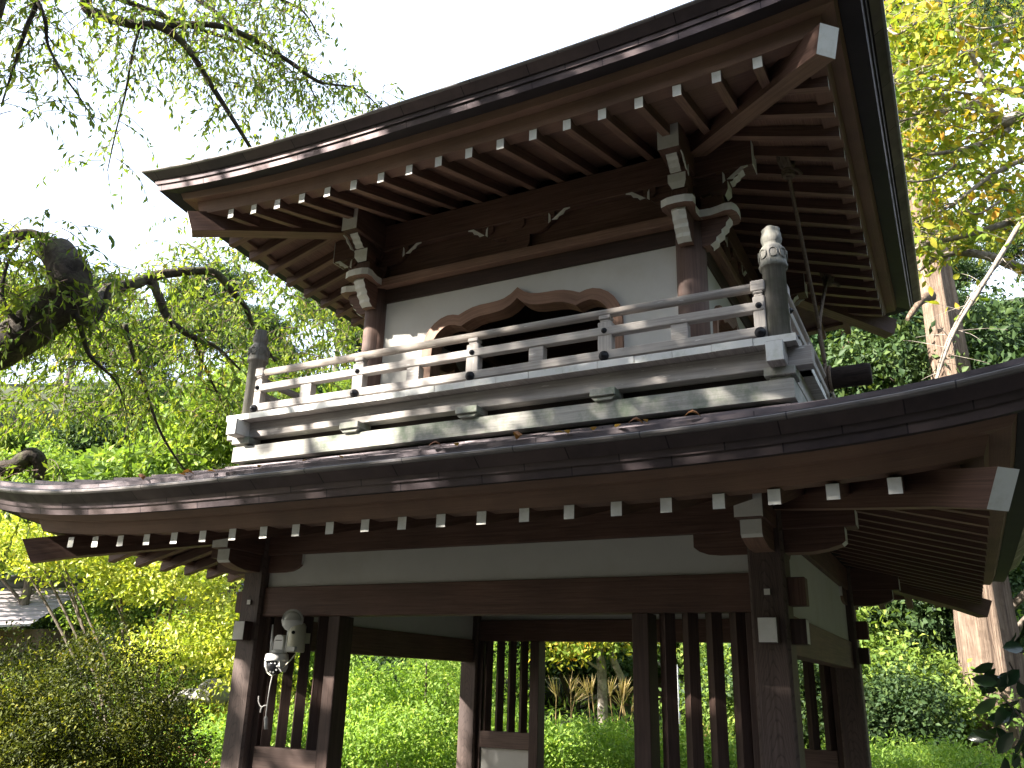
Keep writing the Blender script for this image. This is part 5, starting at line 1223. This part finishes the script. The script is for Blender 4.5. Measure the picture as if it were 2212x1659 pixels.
# white-stemmed tree behind the hut
c = P(1302, 1530, 15.5); z = ghf(c.x, c.y); r = empty("pale_tree", (c.x, c.y, z)); tag(r, "slender pale trunked tree with drooping branches beside the hut gable", "tree"); mb = MB()
limb(mb, [(c.x, c.y, z - .2), P(1300, 1450, 15.5), P(1292, 1400, 15.5), P(1285, 1330, 15.5), P(1282, 1240, 15.6)], [.10, .085, .075, .06, .04], 10, .05); limb(mb, [P(1300, 1450, 15.5), P(1255, 1420, 15.4), P(1215, 1410, 15.3)], [.03, .02, .01], 6); limb(mb, [P(1345, 1470, 15.5), P(1320, 1410, 15.5), P(1310, 1340, 15.6)], [.07, .06, .05], 8)
under(mb.build("trunk", [M['barkpale']]), r)
under(leaves_from("foliage", crown([(*P(1240, 1395, 15.2), .9, .6, .45), (*P(1330, 1380, 15.6), .7, .6, .6), (*P(1200, 1420, 15.2), .4, .4, .3), (*P(1270, 1320, 15.6), 1.0, .8, .5)], 300, 9, .22, .2, .5, .5, 71), .11, .06, M['l_gold']), r)

# ---- pampas grass
def pampas(x, y, d, n, lb, seed):
    g = np.random.default_rng(seed); c = P(x, y, d); z = ghf(c.x, c.y); r = empty("pampas_grass", (c.x, c.y, z)); tag(r, lb, "grass plant", "pampas grass clumps"); mb = MB(); pos = []; ax = []; nr = []
    for k in range(n):
        top = P(x + g.uniform(-26, 26), y + g.uniform(-10, 26), d); b0 = Vector((c.x, c.y, z)) + Vector(g.normal(0, .06, 3)) * 1; b0.z = z
        mb.tube(smooth_path([b0, (b0 + top) / 2 + Vector(g.normal(0, .03, 3)), top], 4), [.006] * 8 + [.003], 5, 0, False)
        lean = g.uniform(-.5, .8)
        for j in range(16):
            a = lean + g.normal(0, .28); L = g.uniform(.12, .26)
            pos.append(np.array(top) + g.normal(0, .012, 3) - np.array([0, 0, g.uniform(0, .06)])); v = np.array(RR) * math.sin(a) - np.array(RD) * math.cos(a) + g.normal(0, .12, 3); ax.append(v * 1); nr.append(g.normal(size=3))
    m = len(pos); L = g.uniform(.14, .27, m)
    for k in range(26):
        pos.append(np.array([c.x, c.y, z]) + g.normal(0, .08, 3) * [1, 1, 0]); v = g.normal(0, .35, 3); v[2] = 1; ax.append(v); nr.append(g.normal(size=3))
    under(mb.build("stem", [M['plume']]), r)
    under(leaf_obj("plume", np.array(pos[:m]), np.array(ax[:m]), unit(np.array(nr[:m])), L, np.full(m, .014), g.uniform(0, 1, m), M['plume'], fold=.05), r)
    under(leaf_obj("blade", np.array(pos[m:]), np.array(ax[m:]), unit(np.array(nr[m:])), g.uniform(.6, 1.1, 26), np.full(26, .02), g.uniform(.3, 1, 26), M['l_shrub'], fold=.1), r)
pampas(1217, 1495, 10.2, 3, "pampas grass plume left of the hut, next to the rear door jamb", 201)
pampas(1278, 1490, 10.4, 2, "lone pampas grass plume in front of the hut's low eave", 202)
pampas(1330, 1500, 10.0, 5, "thick pampas grass clump in front of the hut wall", 203)
pampas(1362, 1510, 9.8, 3, "pampas grass beside the right lattice jamb", 204)
pampas(1530, 1600, 9.6, 3, "pampas grass showing between the right lattice bars", 205)

# ---- hut with a low gable behind the shrubs
def hut():
    D = 17.5; A = P(1253, 1529, D); AP = P(1425, 1437, D + .3); Bq = P(1535, 1560, D - .8); r = empty("garden_hut", (A.x, A.y, ghf(A.x, A.y))); tag(r, "garden hut with a low pinkish gable roof behind the pampas grass", "hut")
    back = Vector((FH[0] * 3.5 + RH[0] * 1.2, FH[1] * 3.5 + RH[1] * 1.2, 0)); th = Vector((0, 0, .10)); mb = MB()
    for a, b in ((A, AP), (AP, Bq)):
        mb.hexa([a, b, b + back, a + back, a + th, b + th, b + back + th, a + back + th], 0)
    under(mb.build("roof", [M['tilepale']]), r)
    mb = MB()
    for a, b in ((A, AP), (AP, Bq)):
        for k in range(9):
            t = k / 9; q0 = a + (b - a) * t + th; mb.hexa([q0, q0 + (b - a) * .012, q0 + (b - a) * .012 + back, q0 + back, q0 + Vector((0, 0, .025)), q0 + (b - a) * .012 + Vector((0, 0, .025)), q0 + (b - a) * .012 + back + Vector((0, 0, .025)), q0 + back + Vector((0, 0, .025))], 0)
    under(mb.build("roof_batten", [M['tile']]), r)
    inn = Vector((FH[0] * .5, FH[1] * .5, 0)); lo = lambda p: Vector((p.x, p.y, ghf(p.x, p.y) - .2)); A2 = A + (AP - A) * .22 + inn; B2 = Bq + (AP - Bq) * .2 + inn; T = AP + inn - Vector((0, 0, .05))
    mb = MB(); mb.face([lo(A2), lo(B2), B2, T, A2], 0); bk = back * .8; mb.face([lo(B2), lo(B2) + bk, B2 + bk, B2], 0); mb.face([lo(A2), A2, A2 + bk, lo(A2) + bk], 0); mb.face([lo(A2) + bk, A2 + bk, T + bk, B2 + bk, lo(B2) + bk], 0)
    under(mb.build("wall", [M['hutwall']]), r)
    mb = MB()
    for k in range(3):
        q0 = A2 + (B2 - A2) * (.12 + .16 * k) - inn * .3; mb.tube([q0 + Vector((0, 0, -.08)), q0 + inn * .5 + Vector((0, 0, -.08))], .11, 12, 0)
    under(mb.build("stacked_log", [M['frame']]), r)
hut()
# white banner on a pole seen edge-on between the lattice bars
c = P(1468, 1600, 12.0); z = ghf(c.x, c.y); r = empty("white_banner", (c.x, c.y, z)); tag(r, "bright white banner on a pole seen between the right lattice bars", "banner")
mb = MB(); mb.tube([(c.x, c.y, z - .1), P(1462, 1436, 12.0)], .012, 8, 0); under(mb.build("pole", [M['plasticw']]), r)
mb = MB(); rows = []
for k in range(15):
    t = k / 14; a = P(1464 + 6 * t, 1440 + 155 * t, 12.0); w = .075 + .02 * math.sin(k * 2.1); rows.append((a - Vector((RH[0], RH[1], 0)) * .01, a + Vector((RH[0], RH[1], 0)) * w * .8 + Vector((FH[0], FH[1], 0)) * (.30 + .05 * math.sin(k))))
for k in range(14): mb.face([rows[k][0], rows[k][1], rows[k + 1][1], rows[k + 1][0]], 0, smooth=True)
o = mb.build("cloth", [M['cloth']]); md = o.modifiers.new("thick", 'SOLIDIFY'); md.thickness = .004; under(o, r)

# ---- tiled roofs at the left
def tiled_house(name, lb, e0, e1, rise_, run, rows, m, eave_drop):
    """a roof slope seen from its eave side: e0-e1 is the eave line"""
    r = empty(name, (e0.x, e0.y, ghf(e0.x, e0.y))); tag(r, lb, "house"); bk = Vector((FH[0], FH[1], 0)); mb = MB(); L = (e1 - e0)
    for k in range(rows):
        t0, t1 = k / rows, (k + 1) / rows
        a = e0 + bk * run * t0 + Vector((0, 0, rise_ * t0 + .03)); b = e0 + bk * run * t1 + Vector((0, 0, rise_ * t1))
        mb.face([a, a + L, b + L, b], 0); mb.face([a - Vector((0, 0, .05)), a + L - Vector((0, 0, .05)), a + L, a], 0)
    under(mb.build("roof", [m]), r)
    mb = MB(); top = e0 + bk * run + Vector((0, 0, rise_)); mb.tube([top + Vector((0, 0, .05)), top + L + Vector((0, 0, .05))], .14, 12, 0); mb.tube([top + Vector((0, 0, .2)), top + L + Vector((0, 0, .2))], .09, 12, 0); under(mb.build("ridge", [M['tile']]), r)
    a = e0 + bk * .6 - Vector((0, 0, .05)); b = a + L; g0 = Vector((a.x, a.y, ghf(a.x, a.y) - .3)); g1_ = Vector((b.x, b.y, ghf(b.x, b.y) - .3))
    mb = MB(); mb.face([g0, g1_, b, a], 0); bb = bk * run; mb.face([g0 + bb, a + bb, b + bb, g1_ + bb], 0); mb.face([g0, a, a + bb, g0 + bb], 0); mb.face([g1_, g1_ + bb, b + bb, b], 0); under(mb.build("wall", [M['hutwall']]), r)
tiled_house("temple_house", "house with a long grey roof at the left edge behind the plum tree", P(-420, 1368, 17), P(66, 1350, 19.5), 1.15, 2.6, 9, M['tilepale'], .3)
tiled_house("tiled_wall_roof", "low building with a grey tiled roof just left of the gate post", P(372, 1296, 21), P(640, 1285, 21), .5, 1.4, 5, M['tile'], .3)
